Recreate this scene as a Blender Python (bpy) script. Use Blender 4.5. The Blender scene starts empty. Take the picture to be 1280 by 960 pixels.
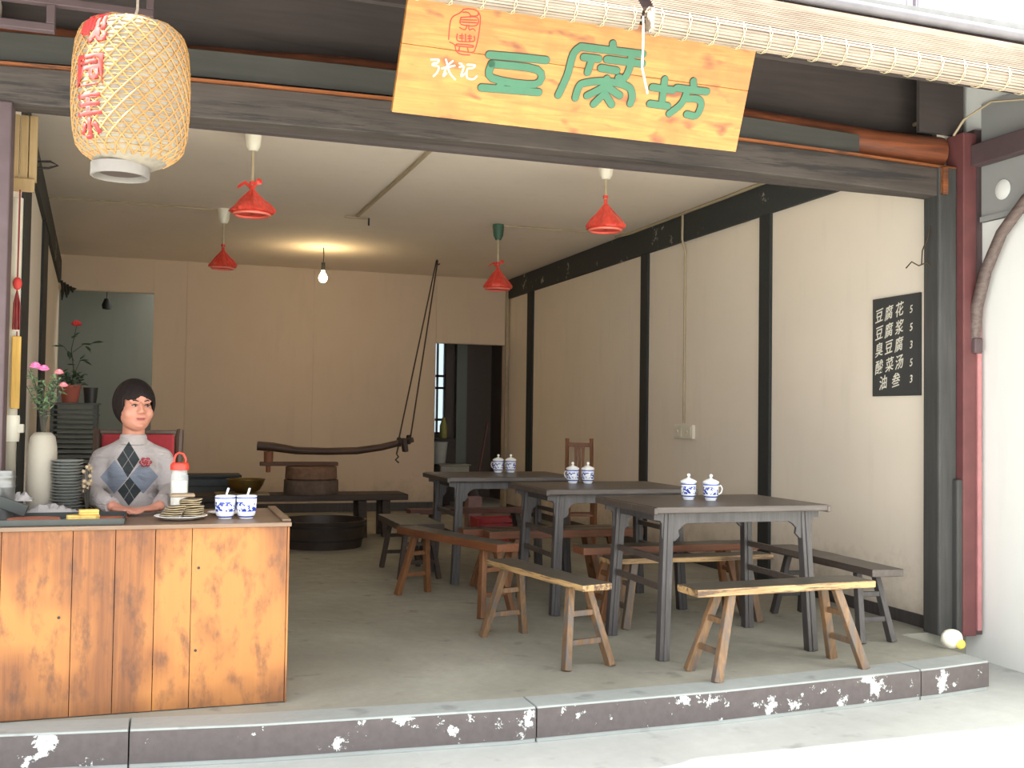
import bpy, bmesh, math, random
from mathutils import Vector, Matrix
random.seed(7)
C = bpy.context.scene.collection
SC = bpy.context.scene
PI = math.pi

# ------------------------------------------------------------------ camera
cam_d = bpy.data.cameras.new('camera'); cam = bpy.data.objects.new('camera', cam_d); C.objects.link(cam)
_r = Vector((0.94834109, -0.31694382, 0.01399269)); _u = Vector((-0.0231853, -0.02525088, 0.99941224)); _f = Vector((0.31640421, 0.94810812, 0.03129489))
cam.matrix_world = Matrix(((_r.x, _u.x, -_f.x, 0.0), (_r.y, _u.y, -_f.y, -5.04), (_r.z, _u.z, -_f.z, 1.226), (0, 0, 0, 1)))
cam_d.sensor_width = 36.0; cam_d.lens = 36.0 * 1300.0 / 1280.0; cam_d.clip_start = 0.05; cam_d.clip_end = 200
SC.camera = cam
# ------------------------------------------------------------------ sky, sun, exposure
w = bpy.data.worlds.new('sky'); SC.world = w; w.use_nodes = True
bg = w.node_tree.nodes['Background']; bg.inputs[0].default_value = (0.95, 0.98, 1.0, 1); bg.inputs[1].default_value = 1.25
sd = bpy.data.lights.new('sun', 'SUN'); sun = bpy.data.objects.new('sun', sd); C.objects.link(sun)
sd.energy = 11.0; sd.angle = 0.012; sd.color = (1.0, 0.95, 0.86)
sun.rotation_euler = Vector((0.80, 0.10, -1.0)).to_track_quat('-Z', 'Y').to_euler()
SC.view_settings.view_transform = 'Standard'; SC.view_settings.look = 'None'; SC.view_settings.gamma = 1.0
SC.view_settings.use_curve_mapping = False
SC.view_settings.exposure = 1.42
SC.cycles.max_bounces = 10; SC.cycles.diffuse_bounces = 7; SC.cycles.glossy_bounces = 3; SC.cycles.caustics_reflective = False; SC.cycles.caustics_refractive = False
SC.cycles.sample_clamp_indirect = 6.0

# ------------------------------------------------------------------ mesh collector
class MB:
    def __init__(s): s.v = []; s.f = []; s.mi = []; s.m = 0
    def add(s, vs, fs):
        b = len(s.v); s.v += [tuple(p) for p in vs]
        for f in fs: s.f.append(tuple(b + i for i in f)); s.mi.append(s.m)
        return s
    def box(s, x0, x1, y0, y1, z0, z1, M=None):
        vs = [Vector((x, y, z)) for x in (x0, x1) for y in (y0, y1) for z in (z0, z1)]
        if M is not None: vs = [M @ v for v in vs]
        return s.add(vs, [(0, 1, 3, 2), (4, 6, 7, 5), (0, 4, 5, 1), (2, 3, 7, 6), (0, 2, 6, 4), (1, 5, 7, 3)])
    def bar(s, a, b, w, h, w2=None, h2=None, up=(0, 0, 1)):
        a = Vector(a); b = Vector(b); d = (b - a).normalized(); up = Vector(up)
        if abs(d.dot(up)) > .98: up = Vector((0, 1, 0))
        x = d.cross(up).normalized(); y = x.cross(d).normalized(); w2 = w if w2 is None else w2; h2 = h if h2 is None else h2
        vs = []
        for p, ww, hh in ((a, w, h), (b, w2, h2)):
            for sx, sy in ((-1, -1), (1, -1), (1, 1), (-1, 1)): vs.append(p + x * sx * ww / 2 + y * sy * hh / 2)
        return s.add(vs, [(3, 2, 1, 0), (4, 5, 6, 7), (0, 1, 5, 4), (1, 2, 6, 5), (2, 3, 7, 6), (3, 0, 4, 7)])
    def lathe(s, prof, c=(0, 0, 0), n=24, M=None, cap=True, jit=0):
        vs = []
        for (r, z) in prof:
            for k in range(n):
                a = 2 * PI * k / n; rr = max(r, 1e-4) * (1 + jit * random.uniform(-1, 1))
                p = Vector((c[0] + rr * math.cos(a), c[1] + rr * math.sin(a), c[2] + z)); vs.append(M @ p if M is not None else p)
        fs = []
        for i in range(len(prof) - 1):
            for k in range(n):
                k2 = (k + 1) % n; fs.append((i * n + k, i * n + k2, (i + 1) * n + k2, (i + 1) * n + k))
        if cap:
            fs.append(tuple(reversed(range(n)))); L = (len(prof) - 1) * n; fs.append(tuple(L + k for k in range(n)))
        return s.add(vs, fs)
    def tube(s, pts, r, n=8, closed=False):
        pts = [Vector(p) for p in pts]; N = len(pts); rs = r if isinstance(r, (list, tuple)) else [r] * N
        vs = []; prev = None
        for i, p in enumerate(pts):
            if closed: t = (pts[(i + 1) % N] - pts[i - 1]).normalized()
            else: t = (pts[min(i + 1, N - 1)] - pts[max(i - 1, 0)]).normalized()
            if prev is None:
                up = Vector((0, 0, 1)) if abs(t.z) < .9 else Vector((1, 0, 0)); x = t.cross(up).normalized()
            else: x = (prev - t * prev.dot(t)).normalized()
            prev = x; y = t.cross(x)
            for k in range(n):
                a = 2 * PI * k / n; vs.append(p + (x * math.cos(a) + y * math.sin(a)) * rs[i])
        fs = []
        for i in range(N if closed else N - 1):
            for k in range(n):
                k2 = (k + 1) % n; j = (i + 1) % N; fs.append((i * n + k, i * n + k2, j * n + k2, j * n + k))
        if not closed: fs.append(tuple(reversed(range(n)))); fs.append(tuple((N - 1) * n + k for k in range(n)))
        return s.add(vs, fs)
    def prism(s, poly, h, M=None, inv=False):
        n = len(poly); vs = [Vector((x, y, 0)) for x, y in poly] + [Vector((x, y, h)) for x, y in poly]
        if M is not None: vs = [M @ v for v in vs]
        return s.add(vs, [tuple(reversed(range(n))), tuple(range(n, 2 * n))] + [(i, (i + 1) % n, (i + 1) % n + n, i + n) for i in range(n)])
    def ell(s, c, rx, ry, rz, nu=16, nv=10, M=None):
        vs = []; fs = []
        for i in range(nv + 1):
            t = PI * i / nv
            for k in range(nu):
                a = 2 * PI * k / nu; p = Vector((rx * math.sin(t) * math.cos(a), ry * math.sin(t) * math.sin(a), rz * math.cos(t)))
                if i in (0, nv): p.x *= .001; p.y *= .001
                if M is not None: p = M @ p
                vs.append(Vector(c) + p)
        for i in range(nv):
            for k in range(nu):
                k2 = (k + 1) % nu; fs.append((i * nu + k, (i + 1) * nu + k, (i + 1) * nu + k2, i * nu + k2))
        return s.add(vs, fs)
    def cone(s, a, b, ra, rb, n=12):   # rounded limb between two points
        a = Vector(a); b = Vector(b); s.ell(a, ra, ra, ra, n, 8); s.ell(b, rb, rb, rb, n, 8)
        return s.tube([a, b], [ra, rb], n)
    def build(s, name, m=None, parent=None, loc=None, smooth=False, bevel=0, ms=None):
        me = bpy.data.meshes.new(name); me.from_pydata([tuple(v) for v in s.v], [], s.f); me.update()
        bm = bmesh.new(); bm.from_mesh(me); bmesh.ops.recalc_face_normals(bm, faces=bm.faces); bm.to_mesh(me); bm.free()
        for mm in (ms or ([m] if m else [])): me.materials.append(mm)
        if ms: me.polygons.foreach_set('material_index', s.mi)
        if smooth:
            me.polygons.foreach_set('use_smooth', [True] * len(me.polygons)); me.set_sharp_from_angle(angle=math.radians(42))
        o = bpy.data.objects.new(name, me); C.objects.link(o)
        if parent: o.parent = parent
        if loc: o.location = loc
        if bevel:
            b = o.modifiers.new('bevel', 'BEVEL'); b.width = bevel; b.segments = 2; b.limit_method = 'ANGLE'; b.harden_normals = False
        return o

def tag(o, label=None, cat=None, group=None, kind=None):
    if label: o['label'] = label
    if cat: o['category'] = cat
    if group: o['group'] = group
    if kind: o['kind'] = kind
    return o
def thing(name, label, cat, loc=(0, 0, 0), rz=0, group=None):
    o = bpy.data.objects.new(name, None); C.objects.link(o); o.location = loc; o.rotation_euler = (0, 0, rz); o.empty_display_size = .1
    return tag(o, label, cat, group)
def struct(o): o['kind'] = 'structure'; return o
def copy_tree(o, parent=None):
    c = o.copy(); C.objects.link(c)
    if parent: c.parent = parent
    for ch in list(o.children): copy_tree(ch, c)
    return c

# ------------------------------------------------------------------ materials
def lin(c):
    return tuple(((x / 255) / 12.92 if x / 255 <= .04045 else ((x / 255 + .055) / 1.055) ** 2.4) for x in c)
_M = {}
class Mt:
    def __init__(s, name):
        s.m = bpy.data.materials.new(name); s.m.use_nodes = True; s.t = s.m.node_tree; s.b = s.t.nodes['Principled BSDF']
        s.co = s.t.nodes.new('ShaderNodeTexCoord')
    def n(s, k, **kw):
        x = s.t.nodes.new(k)
        for a, b in kw.items(): setattr(x, a, b)
        return x
    def l(s, a, b): s.t.links.new(a, b)
    def vec(s, scale=(1, 1, 1), loc=(0, 0, 0), src='Object'):
        m = s.n('ShaderNodeMapping'); m.inputs['Scale'].default_value = scale; m.inputs['Location'].default_value = loc; s.l(s.co.outputs[src], m.inputs[0]); return m.outputs[0]
    def noise(s, v, scale, detail=4, rough=.55, dist=0):
        x = s.n('ShaderNodeTexNoise'); x.inputs['Scale'].default_value = scale; x.inputs['Detail'].default_value = detail; x.inputs['Roughness'].default_value = rough; x.inputs['Distortion'].default_value = dist
        s.l(v, x.inputs['Vector']); return x.outputs['Fac']
    def ramp(s, f, stops):
        x = s.n('ShaderNodeValToRGB'); e = x.color_ramp.elements
        while len(e) > 1: e.remove(e[-1])
        e[0].position = stops[0][0]; c = stops[0][1]; e[0].color = (*c, 1) if len(c) == 3 else c
        for p, c in stops[1:]:
            q = e.new(p); q.color = (*c, 1) if len(c) == 3 else c
        s.l(f, x.inputs[0]); return x.outputs[0]
    def math(s, op, a, b=None, c=None, clamp=False):
        x = s.n('ShaderNodeMath', operation=op, use_clamp=clamp)
        for i, q in enumerate((a, b, c)):
            if q is None: continue
            if isinstance(q, (int, float)): x.inputs[i].default_value = q
            else: s.l(q, x.inputs[i])
        return x.outputs[0]
    def mix(s, f, a, b, mode='MIX'):
        x = s.n('ShaderNodeMix', data_type='RGBA', blend_type=mode)
        for i, q in ((0, f), (6, a), (7, b)):
            if isinstance(q, (int, float)): x.inputs[i].default_value = q
            elif isinstance(q, tuple): x.inputs[i].default_value = (*q[:3], 1)
            else: s.l(q, x.inputs[i])
        return x.outputs[2]
    def xyz(s, src='Object'):
        x = s.n('ShaderNodeSeparateXYZ'); s.l(s.co.outputs[src], x.inputs[0]); return x.outputs
    def out(s, col, rough=.6, bump=None, bs=.3, bd=.01, metal=0, spec=None):
        if isinstance(col, tuple): s.b.inputs['Base Color'].default_value = (*col[:3], 1)
        else: s.l(col, s.b.inputs['Base Color'])
        if isinstance(rough, (int, float)): s.b.inputs['Roughness'].default_value = rough
        else: s.l(rough, s.b.inputs['Roughness'])
        s.b.inputs['Metallic'].default_value = metal
        if spec is not None: s.b.inputs['Specular IOR Level'].default_value = spec
        if bump is not None:
            x = s.n('ShaderNodeBump'); x.inputs['Strength'].default_value = bs; x.inputs['Distance'].default_value = bd; s.l(bump, x.inputs['Height']); s.l(x.outputs[0], s.b.inputs['Normal'])
        return s.m
def plain(name, c, rough=.6, var=.12, scale=14, metal=0, bs=.12):
    if name in _M: return _M[name]
    m = Mt(name); f = m.noise(m.vec(), scale, 4); c = lin(c)
    a = tuple(x * (1 - var) for x in c); b = tuple(min(1, x * (1 + var)) for x in c)
    _M[name] = m.out(m.ramp(f, [(.3, a), (.7, b)]), rough, f, bs, .004, metal); return _M[name]
def wood(name, c1, c2, axis='x', scale=1, rough=.5, worn=None, wt=.6, bs=.35):
    if name in _M: return _M[name]
    m = Mt(name); st = {'x': (.9, 14, 14), 'y': (14, .9, 14), 'z': (14, 14, .9)}[axis]
    st = tuple(q * scale for q in st)
    f = m.noise(m.vec(st), 3.2, 6, .65, .6); g = m.noise(m.vec(), 2.6 * scale, 3)
    col = m.ramp(f, [(.28, lin(c1)), (.72, lin(c2))])
    col = m.mix(m.ramp(g, [(.35, (0, 0, 0)), (.75, (.45, .45, .45))]), col, tuple(q * .55 for q in lin(c1)))
    if worn:
        h = m.noise(m.vec(tuple(q * .5 for q in st)), 2.4, 6, .75)
        col = m.mix(m.ramp(h, [(wt - .03, (0, 0, 0)), (wt + .05, (1, 1, 1))]), col, lin(worn))
    _M[name] = m.out(col, rough, f, bs, .003); return _M[name]

def plaster(name, c, grime=None, gz=.45):
    m = Mt(name); v = m.vec(); big = m.noise(v, .9, 3); fine = m.noise(v, 26, 5); st = m.noise(m.vec((5, 5, .8)), 1.6, 5)
    c = lin(c); col = m.ramp(big, [(.3, tuple(q * .93 for q in c)), (.7, c)])
    col = m.mix(m.ramp(st, [(.55, (0, 0, 0)), (.8, (.22, .22, .22))]), col, tuple(q * .7 for q in c))
    if grime:
        z = m.xyz()[2]; n = m.noise(v, 3.3, 6, .7)
        k = m.math('SUBTRACT', gz, z); k = m.math('MULTIPLY', k, 2.2); k = m.math('ADD', k, m.math('MULTIPLY', m.math('SUBTRACT', n, .5), 2.2))
        col = m.mix(m.math('MULTIPLY', m.math('MINIMUM', m.math('MAXIMUM', k, 0), 1), .6), col, lin(grime))
    return m.out(col, .85, fine, .15, .004)
W_CREAM = plaster('cream wall paint', (238, 226, 210), (124, 114, 98), .35)
W_BACK = plaster('cream board paint', (216, 196, 174), (130, 114, 98), .35)
W_CEIL = plaster('ceiling paint', (236, 222, 206))
W_WHITE = plaster('white lime plaster', (232, 232, 228))
W_GREY = plaster('grey green plaster', (140, 142, 134))
W_TILE = plaster('dark tiled wall', (112, 100, 92))
def concrete(name, c, dark):
    m = Mt(name); v = m.vec(); a = m.noise(v, 1.1, 5, .6); b = m.noise(v, 9, 6, .7); d = m.noise(m.vec((1.2, 1.2, 1)), 4, 3)
    col = m.ramp(a, [(.3, lin(dark)), (.7, lin(c))]); col = m.mix(m.ramp(b, [(.3, (0, 0, 0)), (.75, (.5, .5, .5))]), col, tuple(q * .72 for q in lin(c)))
    col = m.mix(m.ramp(d, [(.62, (0, 0, 0)), (.72, (.5, .5, .5))]), col, tuple(q * .5 for q in lin(dark)))
    return m.out(col, m.ramp(b, [(.3, (.55,) * 3), (.7, (.85,) * 3)]), b, .25, .004)
M_FLOOR = concrete('worn grey concrete floor', (162, 160, 148), (126, 124, 112))
M_KERB = concrete('pale kerb stone', (168, 174, 172), (140, 144, 142))
M_STREET = concrete('pale street paving', (196, 198, 194), (172, 174, 170))
def flaked(name, c, flake, th=.58, sc=9):
    m = Mt(name); v = m.vec(); n = m.noise(v, sc, 7, .72); g = m.noise(v, 1.7, 2)
    k = m.math('ADD', n, m.math('MULTIPLY', m.math('SUBTRACT', g, .5), .45))
    f = m.ramp(k, [(th, (0, 0, 0)), (th + .02, (1, 1, 1))]); base = m.ramp(m.noise(v, 30, 4), [(.3, tuple(q * .8 for q in lin(c))), (.7, lin(c))])
    return m.out(m.mix(f, base, lin(flake)), .7, f, -.3, .003)
M_KPAINT = flaked('flaking dark kerb paint', (92, 84, 84), (198, 204, 202), .60, 8)
M_BEAMP = flaked('dark painted wall timber', (50, 54, 54), (150, 148, 138), .645, 6)
M_POST = flaked('black painted post', (44, 46, 46), (110, 104, 98), .74, 14)
M_LINT = wood('weathered lintel timber', (60, 53, 49), (90, 80, 73), 'x', .8, .75, (44, 40, 38), .56)
M_GBOARD = wood('dark green grey board', (58, 57, 52), (72, 70, 64), 'x', .6, .6)
M_ORANGE = wood('orange varnished wood edge', (110, 62, 36), (176, 104, 56), 'x', 1, .5, (70, 50, 42), .55)
M_LOG = wood('reddish log', (86, 50, 38), (164, 92, 56), 'x', .8, .5, (60, 44, 38), .6)
M_SOFF = wood('dark soffit board', (66, 58, 56), (84, 74, 70), 'x', .5, .8)
M_COL = wood('dark column timber', (56, 56, 54), (78, 76, 74), 'z', .8, .7)
M_RED = plain('dull red paint', (104, 60, 60), .6, .15, 8)
M_PURPLE = plain('dark purple brown paint', (84, 68, 70), .6, .15, 8)
M_DTABLE = wood('dark stained table wood', (62, 54, 50), (92, 82, 76), 'x', 1.2, .38, (112, 96, 80), .66)
M_DLEG = wood('dark stained leg wood', (58, 54, 54), (86, 82, 82), 'z', 1.2, .5)
M_YB = wood('yellow worn bench wood', (150, 116, 76), (196, 162, 112), 'x', 1.3, .6, (80, 60, 46), .52)
M_YL = wood('yellow worn bench leg', (98, 74, 52), (146, 112, 78), 'z', 1.3, .6, (92, 84, 78), .52)
M_BTOP = wood('blackened bench top', (62, 58, 52), (88, 82, 72), 'x', 1.4, .4)
M_RB = wood('red brown bench wood', (100, 58, 36), (132, 80, 48), 'x', 1.2, .5)
M_RL = wood('red brown bench leg', (104, 68, 42), (138, 92, 56), 'z', 1.2, .5)
M_MILL = wood('dark mill bench wood', (52, 42, 38), (76, 60, 50), 'x', 1, .7)
M_PIPE = plain('beige plastic conduit', (172, 156, 128), .5, .06)
M_WPL = plain('white plastic', (228, 222, 204), .4, .03)
M_IRON = plain('dark iron', (44, 42, 40), .5, .1, 14, .3)
M_ROPE = plain('brown rope', (66, 54, 44), .9, .2, 60)
# ================================================================== THE SETTING
def slab(name, m, x0, x1, y0, y1, z0, z1, bevel=0, parent=None, kind=True):
    o = MB().box(x0, x1, y0, y1, z0, z1).build(name, m, parent, bevel=bevel)
    if kind and not parent: struct(o)
    return o
# floor and the chipped painted kerb along the street
edge = [(-1.9, -.60), (-.72, -.665), (.37, -.81), (1.41, -.875), (2.41, -.855), (3.69, -.755), (4.06, -.70)]
inner = [(x, y + .17) for x, y in edge]
poly = [(x, y) for x, y in inner] + [(4.06, -.02), (6.0, -.02), (6.0, 10.4), (-2.6, 10.4), (-1.9, .0)]
poly = [p for p in poly]
struct(MB().prism(poly, .15, Matrix.Translation((0, 0, -.15))).build('floor', M_FLOOR))
kb = thing('kerb', None, None); struct(kb)
def lerp_edge(x):
    for (xa, ya), (xb, yb) in zip(edge[:-1], edge[1:]):
        if xa <= x <= xb: return ya + (yb - ya) * (x - xa) / (xb - xa)
    return edge[-1][1]
cuts = [-1.9, -.1, 1.52, 3.58, 4.06]
for a, b in zip(cuts[:-1], cuts[1:]):
    xs = [a + .003] + [x for x, _ in edge if a + .05 < x < b - .05] + [b - .003]
    po = [(x, lerp_edge(x)) for x in xs] + [(x, lerp_edge(x) + .166) for x in reversed(xs)]
    MB().prism(po, .153, Matrix.Translation((0, 0, -.15))).build('kerb_stone', M_KERB, kb, bevel=.006)
    po = [(x, lerp_edge(x) - .004) for x in xs] + [(x, lerp_edge(x) + .01) for x in reversed(xs)]
    MB().prism(po, .122, Matrix.Translation((0, 0, -.128))).build('paint_band', M_KPAINT, kb)
struct(MB().box(-14, 22, -16, -.4, -.35, -.148).build('street', M_STREET))
struct(MB().box(4.1, 22, -.4, 3, -.35, -.149).build('pavement', M_STREET))

# right wall with its black timber frame
slab('wall_right', W_CREAM, 4.33, 4.46, 0.0, 8.2, 0, 3.06)
slab('baseboard_right', M_DLEG, 4.318, 4.331, .02, 8.08, 0, .075)
slab('trim_1', M_BEAMP, 4.30, 4.332, .0, 8.09, 2.79, 3.044, .004)
for i, (ya, yb) in enumerate([(1.76, 1.91), (3.86, 4.01), (7.10, 7.30)]):
    slab('trim_%d' % (i + 2), M_POST, 4.305, 4.333, ya, yb, .0, 2.80, .004)
# back wall with two door openings; boards over it with fine joints
b = MB()
b.box(-1.35, -1.2, 8.09, 8.19, 0, 3.06); b.box(-1.2, -.15, 8.09, 8.19, 2.64, 3.06); b.box(-.15, 3.33, 8.09, 8.19, 0, 3.06)
b.box(3.33, 4.27, 8.09, 8.19, 2.17, 3.06); b.box(4.27, 4.46, 8.09, 8.19, 0, 3.06)
wb = struct(b.build('wall_back', W_BACK))
for a, c, z in ((-.15, .225, 0), (.229, 1.745, 0), (1.749, 3.325, 0), (3.329, 4.27, 2.175)):
    MB().box(a, c, 8.082, 8.0905, z + .002, 3.04).build('panel', W_BACK, wb, bevel=.002)
MB().box(-1.19, -.152, 8.082, 8.0905, 2.645, 3.04).build('panel', W_BACK, wb, bevel=.002)
slab('trim_5', M_PIPE, 4.273, 4.312, 8.045, 8.082, 0, 2.95)
slab('baseboard_back', M_DLEG, -.15, 3.32, 8.068, 8.083, 0, .11)
# left wall runs slightly outwards towards the back
def lw(y): return -.735 - .0578 * y
ML = Matrix.Rotation(math.atan(.0578), 4, 'Z')
b = MB(); b.add([(lw(0), 0, 0), (lw(8.2), 8.2, 0), (lw(8.2) - .14, 8.2, 0), (lw(0) - .14, 0, 0), (lw(0), 0, 3.06), (lw(8.2), 8.2, 3.06), (lw(8.2) - .14, 8.2, 3.06), (lw(0) - .14, 0, 3.06)],
      [(0, 1, 2, 3), (4, 5, 6, 7), (0, 1, 5, 4), (1, 2, 6, 5), (2, 3, 7, 6), (3, 0, 4, 7)])
struct(b.build('wall_left', W_CREAM))
for i, (ya, yb) in enumerate([(1.72, 2.35), (4.1, 4.85)]):
    b = MB(); b.add([(lw(ya) - .01, ya, 0), (lw(yb) - .01, yb, 0), (lw(yb) + .02, yb, 0), (lw(ya) + .02, ya, 0), (lw(ya) - .01, ya, 2.85), (lw(yb) - .01, yb, 2.85), (lw(yb) + .02, yb, 2.85), (lw(ya) + .02, ya, 2.85)],
        [(0, 1, 2, 3), (4, 5, 6, 7), (0, 1, 5, 4), (1, 2, 6, 5), (2, 3, 7, 6), (3, 0, 4, 7)])
    struct(b.build('trim_%d' % (6 + i), M_POST))
b = MB(); b.add([(lw(1.5) - .01, 1.5, 2.80), (lw(8.0) - .01, 8.0, 2.70), (lw(8) + .03, 8.0, 2.70), (lw(1.5) + .03, 1.5, 2.80), (lw(1.5) - .01, 1.5, 3.04), (lw(8) - .01, 8, 2.96), (lw(8) + .03, 8, 2.96), (lw(1.5) + .03, 1.5, 3.04)],
    [(0, 1, 2, 3), (4, 5, 6, 7), (0, 1, 5, 4), (1, 2, 6, 5), (2, 3, 7, 6), (3, 0, 4, 7)])
struct(b.build('trim_8', M_BEAMP))
slab('ceiling', W_CEIL, -1.4, 4.46, .205, 8.2, 3.046, 3.2)
# rooms behind the two doorways
rr = struct(bpy.data.objects.new('wall_rear', None)); C.objects.link(rr)
slab('right_room_side', W_TILE, 4.72, 4.82, 8.2, 10.2, 0, 2.9, parent=rr)
slab('right_room_left', W_TILE, 2.9, 3.0, 8.2, 10.2, 0, 2.9, parent=rr)
slab('right_room_top', W_TILE, 2.9, 4.82, 8.2, 10.2, 2.9, 3.0, parent=rr)
b = MB(); b.box(3.0, 3.66, 10.1, 10.2, 0, 2.9); b.box(3.66, 4.0, 10.1, 10.2, 0, .95); b.box(3.66, 4.0, 10.1, 10.2, 2.4, 2.9); b.box(4.0, 4.75, 10.1, 10.2, 0, 2.9)
b.build('right_room_end', W_TILE, rr)
slab('corner_pier', W_GREY, 4.14, 4.30, 9.98, 10.1, 0, 2.9, parent=rr)
slab('left_room_end', W_GREY, -2.6, 1.2, 9.7, 9.8, 0, 3.0, parent=rr)
slab('left_room_side', W_GREY, 1.1, 1.2, 8.2, 9.7, 0, 3.0, parent=rr)
slab('left_room_edge', W_GREY, -2.6, -2.5, 8.2, 9.7, 0, 3.0, parent=rr)
slab('left_room_front', W_GREY, -2.6, -1.35, 8.09, 8.2, 0, 3.0, parent=rr)
slab('left_room_top', W_GREY, -2.6, -.2, 8.2, 9.8, 3.0, 3.1, parent=rr)  # roof stops short: unseen gap added to let daylight into this room
win = thing('window_1', None, None); struct(win)
mp = Mt('frosted window glass'); mp.b.inputs['Transmission Weight'].default_value = .9; M_PANE = mp.out((.35, .42, .45), .35)
for z0, z1 in ((.95, 1.15), (1.18, 1.62), (1.66, 1.80), (1.84, 2.4)): MB().box(3.68, 3.98, 10.14, 10.15, z0, z1).build('pane', M_PANE, win)
b = MB()
for z in (.96, 1.165, 1.64, 1.82, 2.39): b.box(3.66, 4.0, 10.11, 10.17, z - .018, z + .018)
for x in (3.67, 3.76, 3.88, 3.99): b.box(x - .012, x + .012, 10.11, 10.17, .95, 2.4)
b.build('window_frame', M_IRON, win)

# front: lintel, ledge, boards, purlin log, soffit, roof
def bowed(name, m, x0, x1, y0, y1, z0, z1, sag, n=8, bevel=0):
    b = MB(); vs = []; fs = []
    for i in range(n + 1):
        t = i / n; x = x0 + (x1 - x0) * t; dz = sag * 4 * t * (1 - t)
        for y, z in ((y0, z0), (y1, z0), (y1, z1), (y0, z1)): vs.append((x, y, z + dz))
    for i in range(n):
        for k in range(4): fs.append((i * 4 + k, i * 4 + (k + 1) % 4, i * 4 + 4 + (k + 1) % 4, i * 4 + 4 + k))
    fs += [(0, 1, 2, 3), tuple(n * 4 + k for k in (3, 2, 1, 0))]
    return struct(b.add(vs, fs).build(name, m, bevel=bevel))
bowed('lintel', M_LINT, -1.0, 4.36, -.10, .02, 2.545, 2.71, .045, bevel=.006)
bowed('trim_9', M_ORANGE, -1.0, 4.37, -.118, .0, 2.711, 2.722, .045)
bowed('trim_10', M_GBOARD, -1.0, 3.72, -.085, -.055, 2.734, 2.86, .05, bevel=.003)
b = MB(); b.tube([(-1.0 + 5.36 * i / 12, .03, 2.835 + .05 * math.sin(i * PI / 12) + .008 * math.sin(i * 2.1)) for i in range(13)], [.092 + .008 * math.sin(i * 1.7) for i in range(13)], 14)
struct(b.build('trim_11', M_LOG, smooth=True))
slab('wall_front', M_SOFF, -1.4, 4.6, .145, .2, 2.6, 3.6)
# soffit boards, each a board of its own
sf = thing('eave', None, None); struct(sf)  # eave extended out of view to the left to keep sun off the counter
for k in range(7):
    ya, yb = -1.33 + k * .21, -1.33 + (k + 1) * .21 - .006; za, zb = 2.93 + (ya + 1.33) * .29, 2.93 + (yb + 1.33) * .29
    MB().add([(-8, ya, za), (4.6, ya, za), (4.6, yb, zb), (-8, yb, zb), (-8, ya, za + .02), (4.6, ya, za + .02), (4.6, yb, zb + .02), (-8, yb, zb + .02)],
        [(3, 2, 1, 0), (4, 5, 6, 7), (0, 1, 5, 4), (1, 2, 6, 5), (2, 3, 7, 6), (3, 0, 4, 7)]).build('soffit_board', M_SOFF, sf)
MB().box(-8, 4.5, -.52, -.48, 3.06, 3.165).build('batten', M_SOFF, sf)
MB().box(-8, 4.6, -1.37, -1.335, 2.84, 2.97).build('fascia', M_PURPLE, sf)
MB().add([(-8, -1.42, 2.945), (7.0, -1.42, 2.945), (7.0, .3, 3.47), (-8, .3, 3.47), (-8, -1.42, 3.0), (7, -1.42, 3.0), (7, .3, 3.53), (-8, .3, 3.53)],
    [(3, 2, 1, 0), (4, 5, 6, 7), (0, 1, 5, 4), (1, 2, 6, 5), (2, 3, 7, 6), (3, 0, 4, 7)]).build('roof_deck', plain('grey roof tile', (120, 120, 120), .8), sf)
gt = MB().tube([(-1.6, -1.445, 2.965), (2.2, -1.445, 2.95), (5.0, -1.445, 2.915)], .024, 10).build('gutter', plain('grey gutter pipe', (112, 110, 114), .5), smooth=True); struct(gt)
# white upper storey set back above the eave
slab('wall_upper', W_WHITE, -8.0, 9.0, .2, 8.0, 3.54, 6.2)
for i, x in enumerate((2.122, 3.29, 3.354)): slab('trim_%d' % (13 + i), plain('grey upper strip', (120, 112, 122), .6), x, x + .012, -1.0, -.97, 3.05, 4.6)
# right jamb: dark column, red post, dark strip, plaster pier
slab('column', M_COL, 4.245, 4.375, -.12, .015, 0, 2.72, .012)
slab('trim_16', M_COL, 4.34, 4.43, -.16, -.02, 0, .9, .01)
slab('trim_17', M_RED, 4.375, 4.47, -.17, -.03, 0, 2.92, .006)
slab('trim_18', M_PURPLE, 4.47, 4.53, -.15, 0.0, 0, 2.95, .004)
slab('trim_19', plain('faded pink paint', (176, 120, 120), .7, .15, 8), 4.47, 4.50, -.18, -.15, .03, 2.0, .003)
slab('trim_20', M_ORANGE, 4.255, 4.29, -.145, -.12, 2.55, 2.71, .003)
slab('wall_pier', W_WHITE, 4.53, 9.0, -2.6, .3, -.15, 3.6)
cb = plaster('stained grey corbel plaster', (150, 150, 148), None)
slab('corbel', cb, 4.512, 4.531, -1.6, -.16, 2.40, 3.1)
slab('corbel_step', cb, 4.50, 4.531, -1.6, -.16, 2.40, 2.43)
me = MB().lathe([(.0, 0), (.052, 0), (.058, .006), (.045, .012), (.02, .018), (.0, .018)], (0, 0, 0), 18, Matrix.Translation((4.512, -.33, 2.56)) @ Matrix.Rotation(-PI / 2, 4, 'Y'))
struct(me.build('medallion', W_WHITE, smooth=True))
slab('wall_street', W_WHITE, -8.0, -.80, .02, .2, -.15, 3.5)
slab('trim_21', M_SOFF, 4.18, 4.5, -.03, -.004, 2.94, 3.3)
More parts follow.
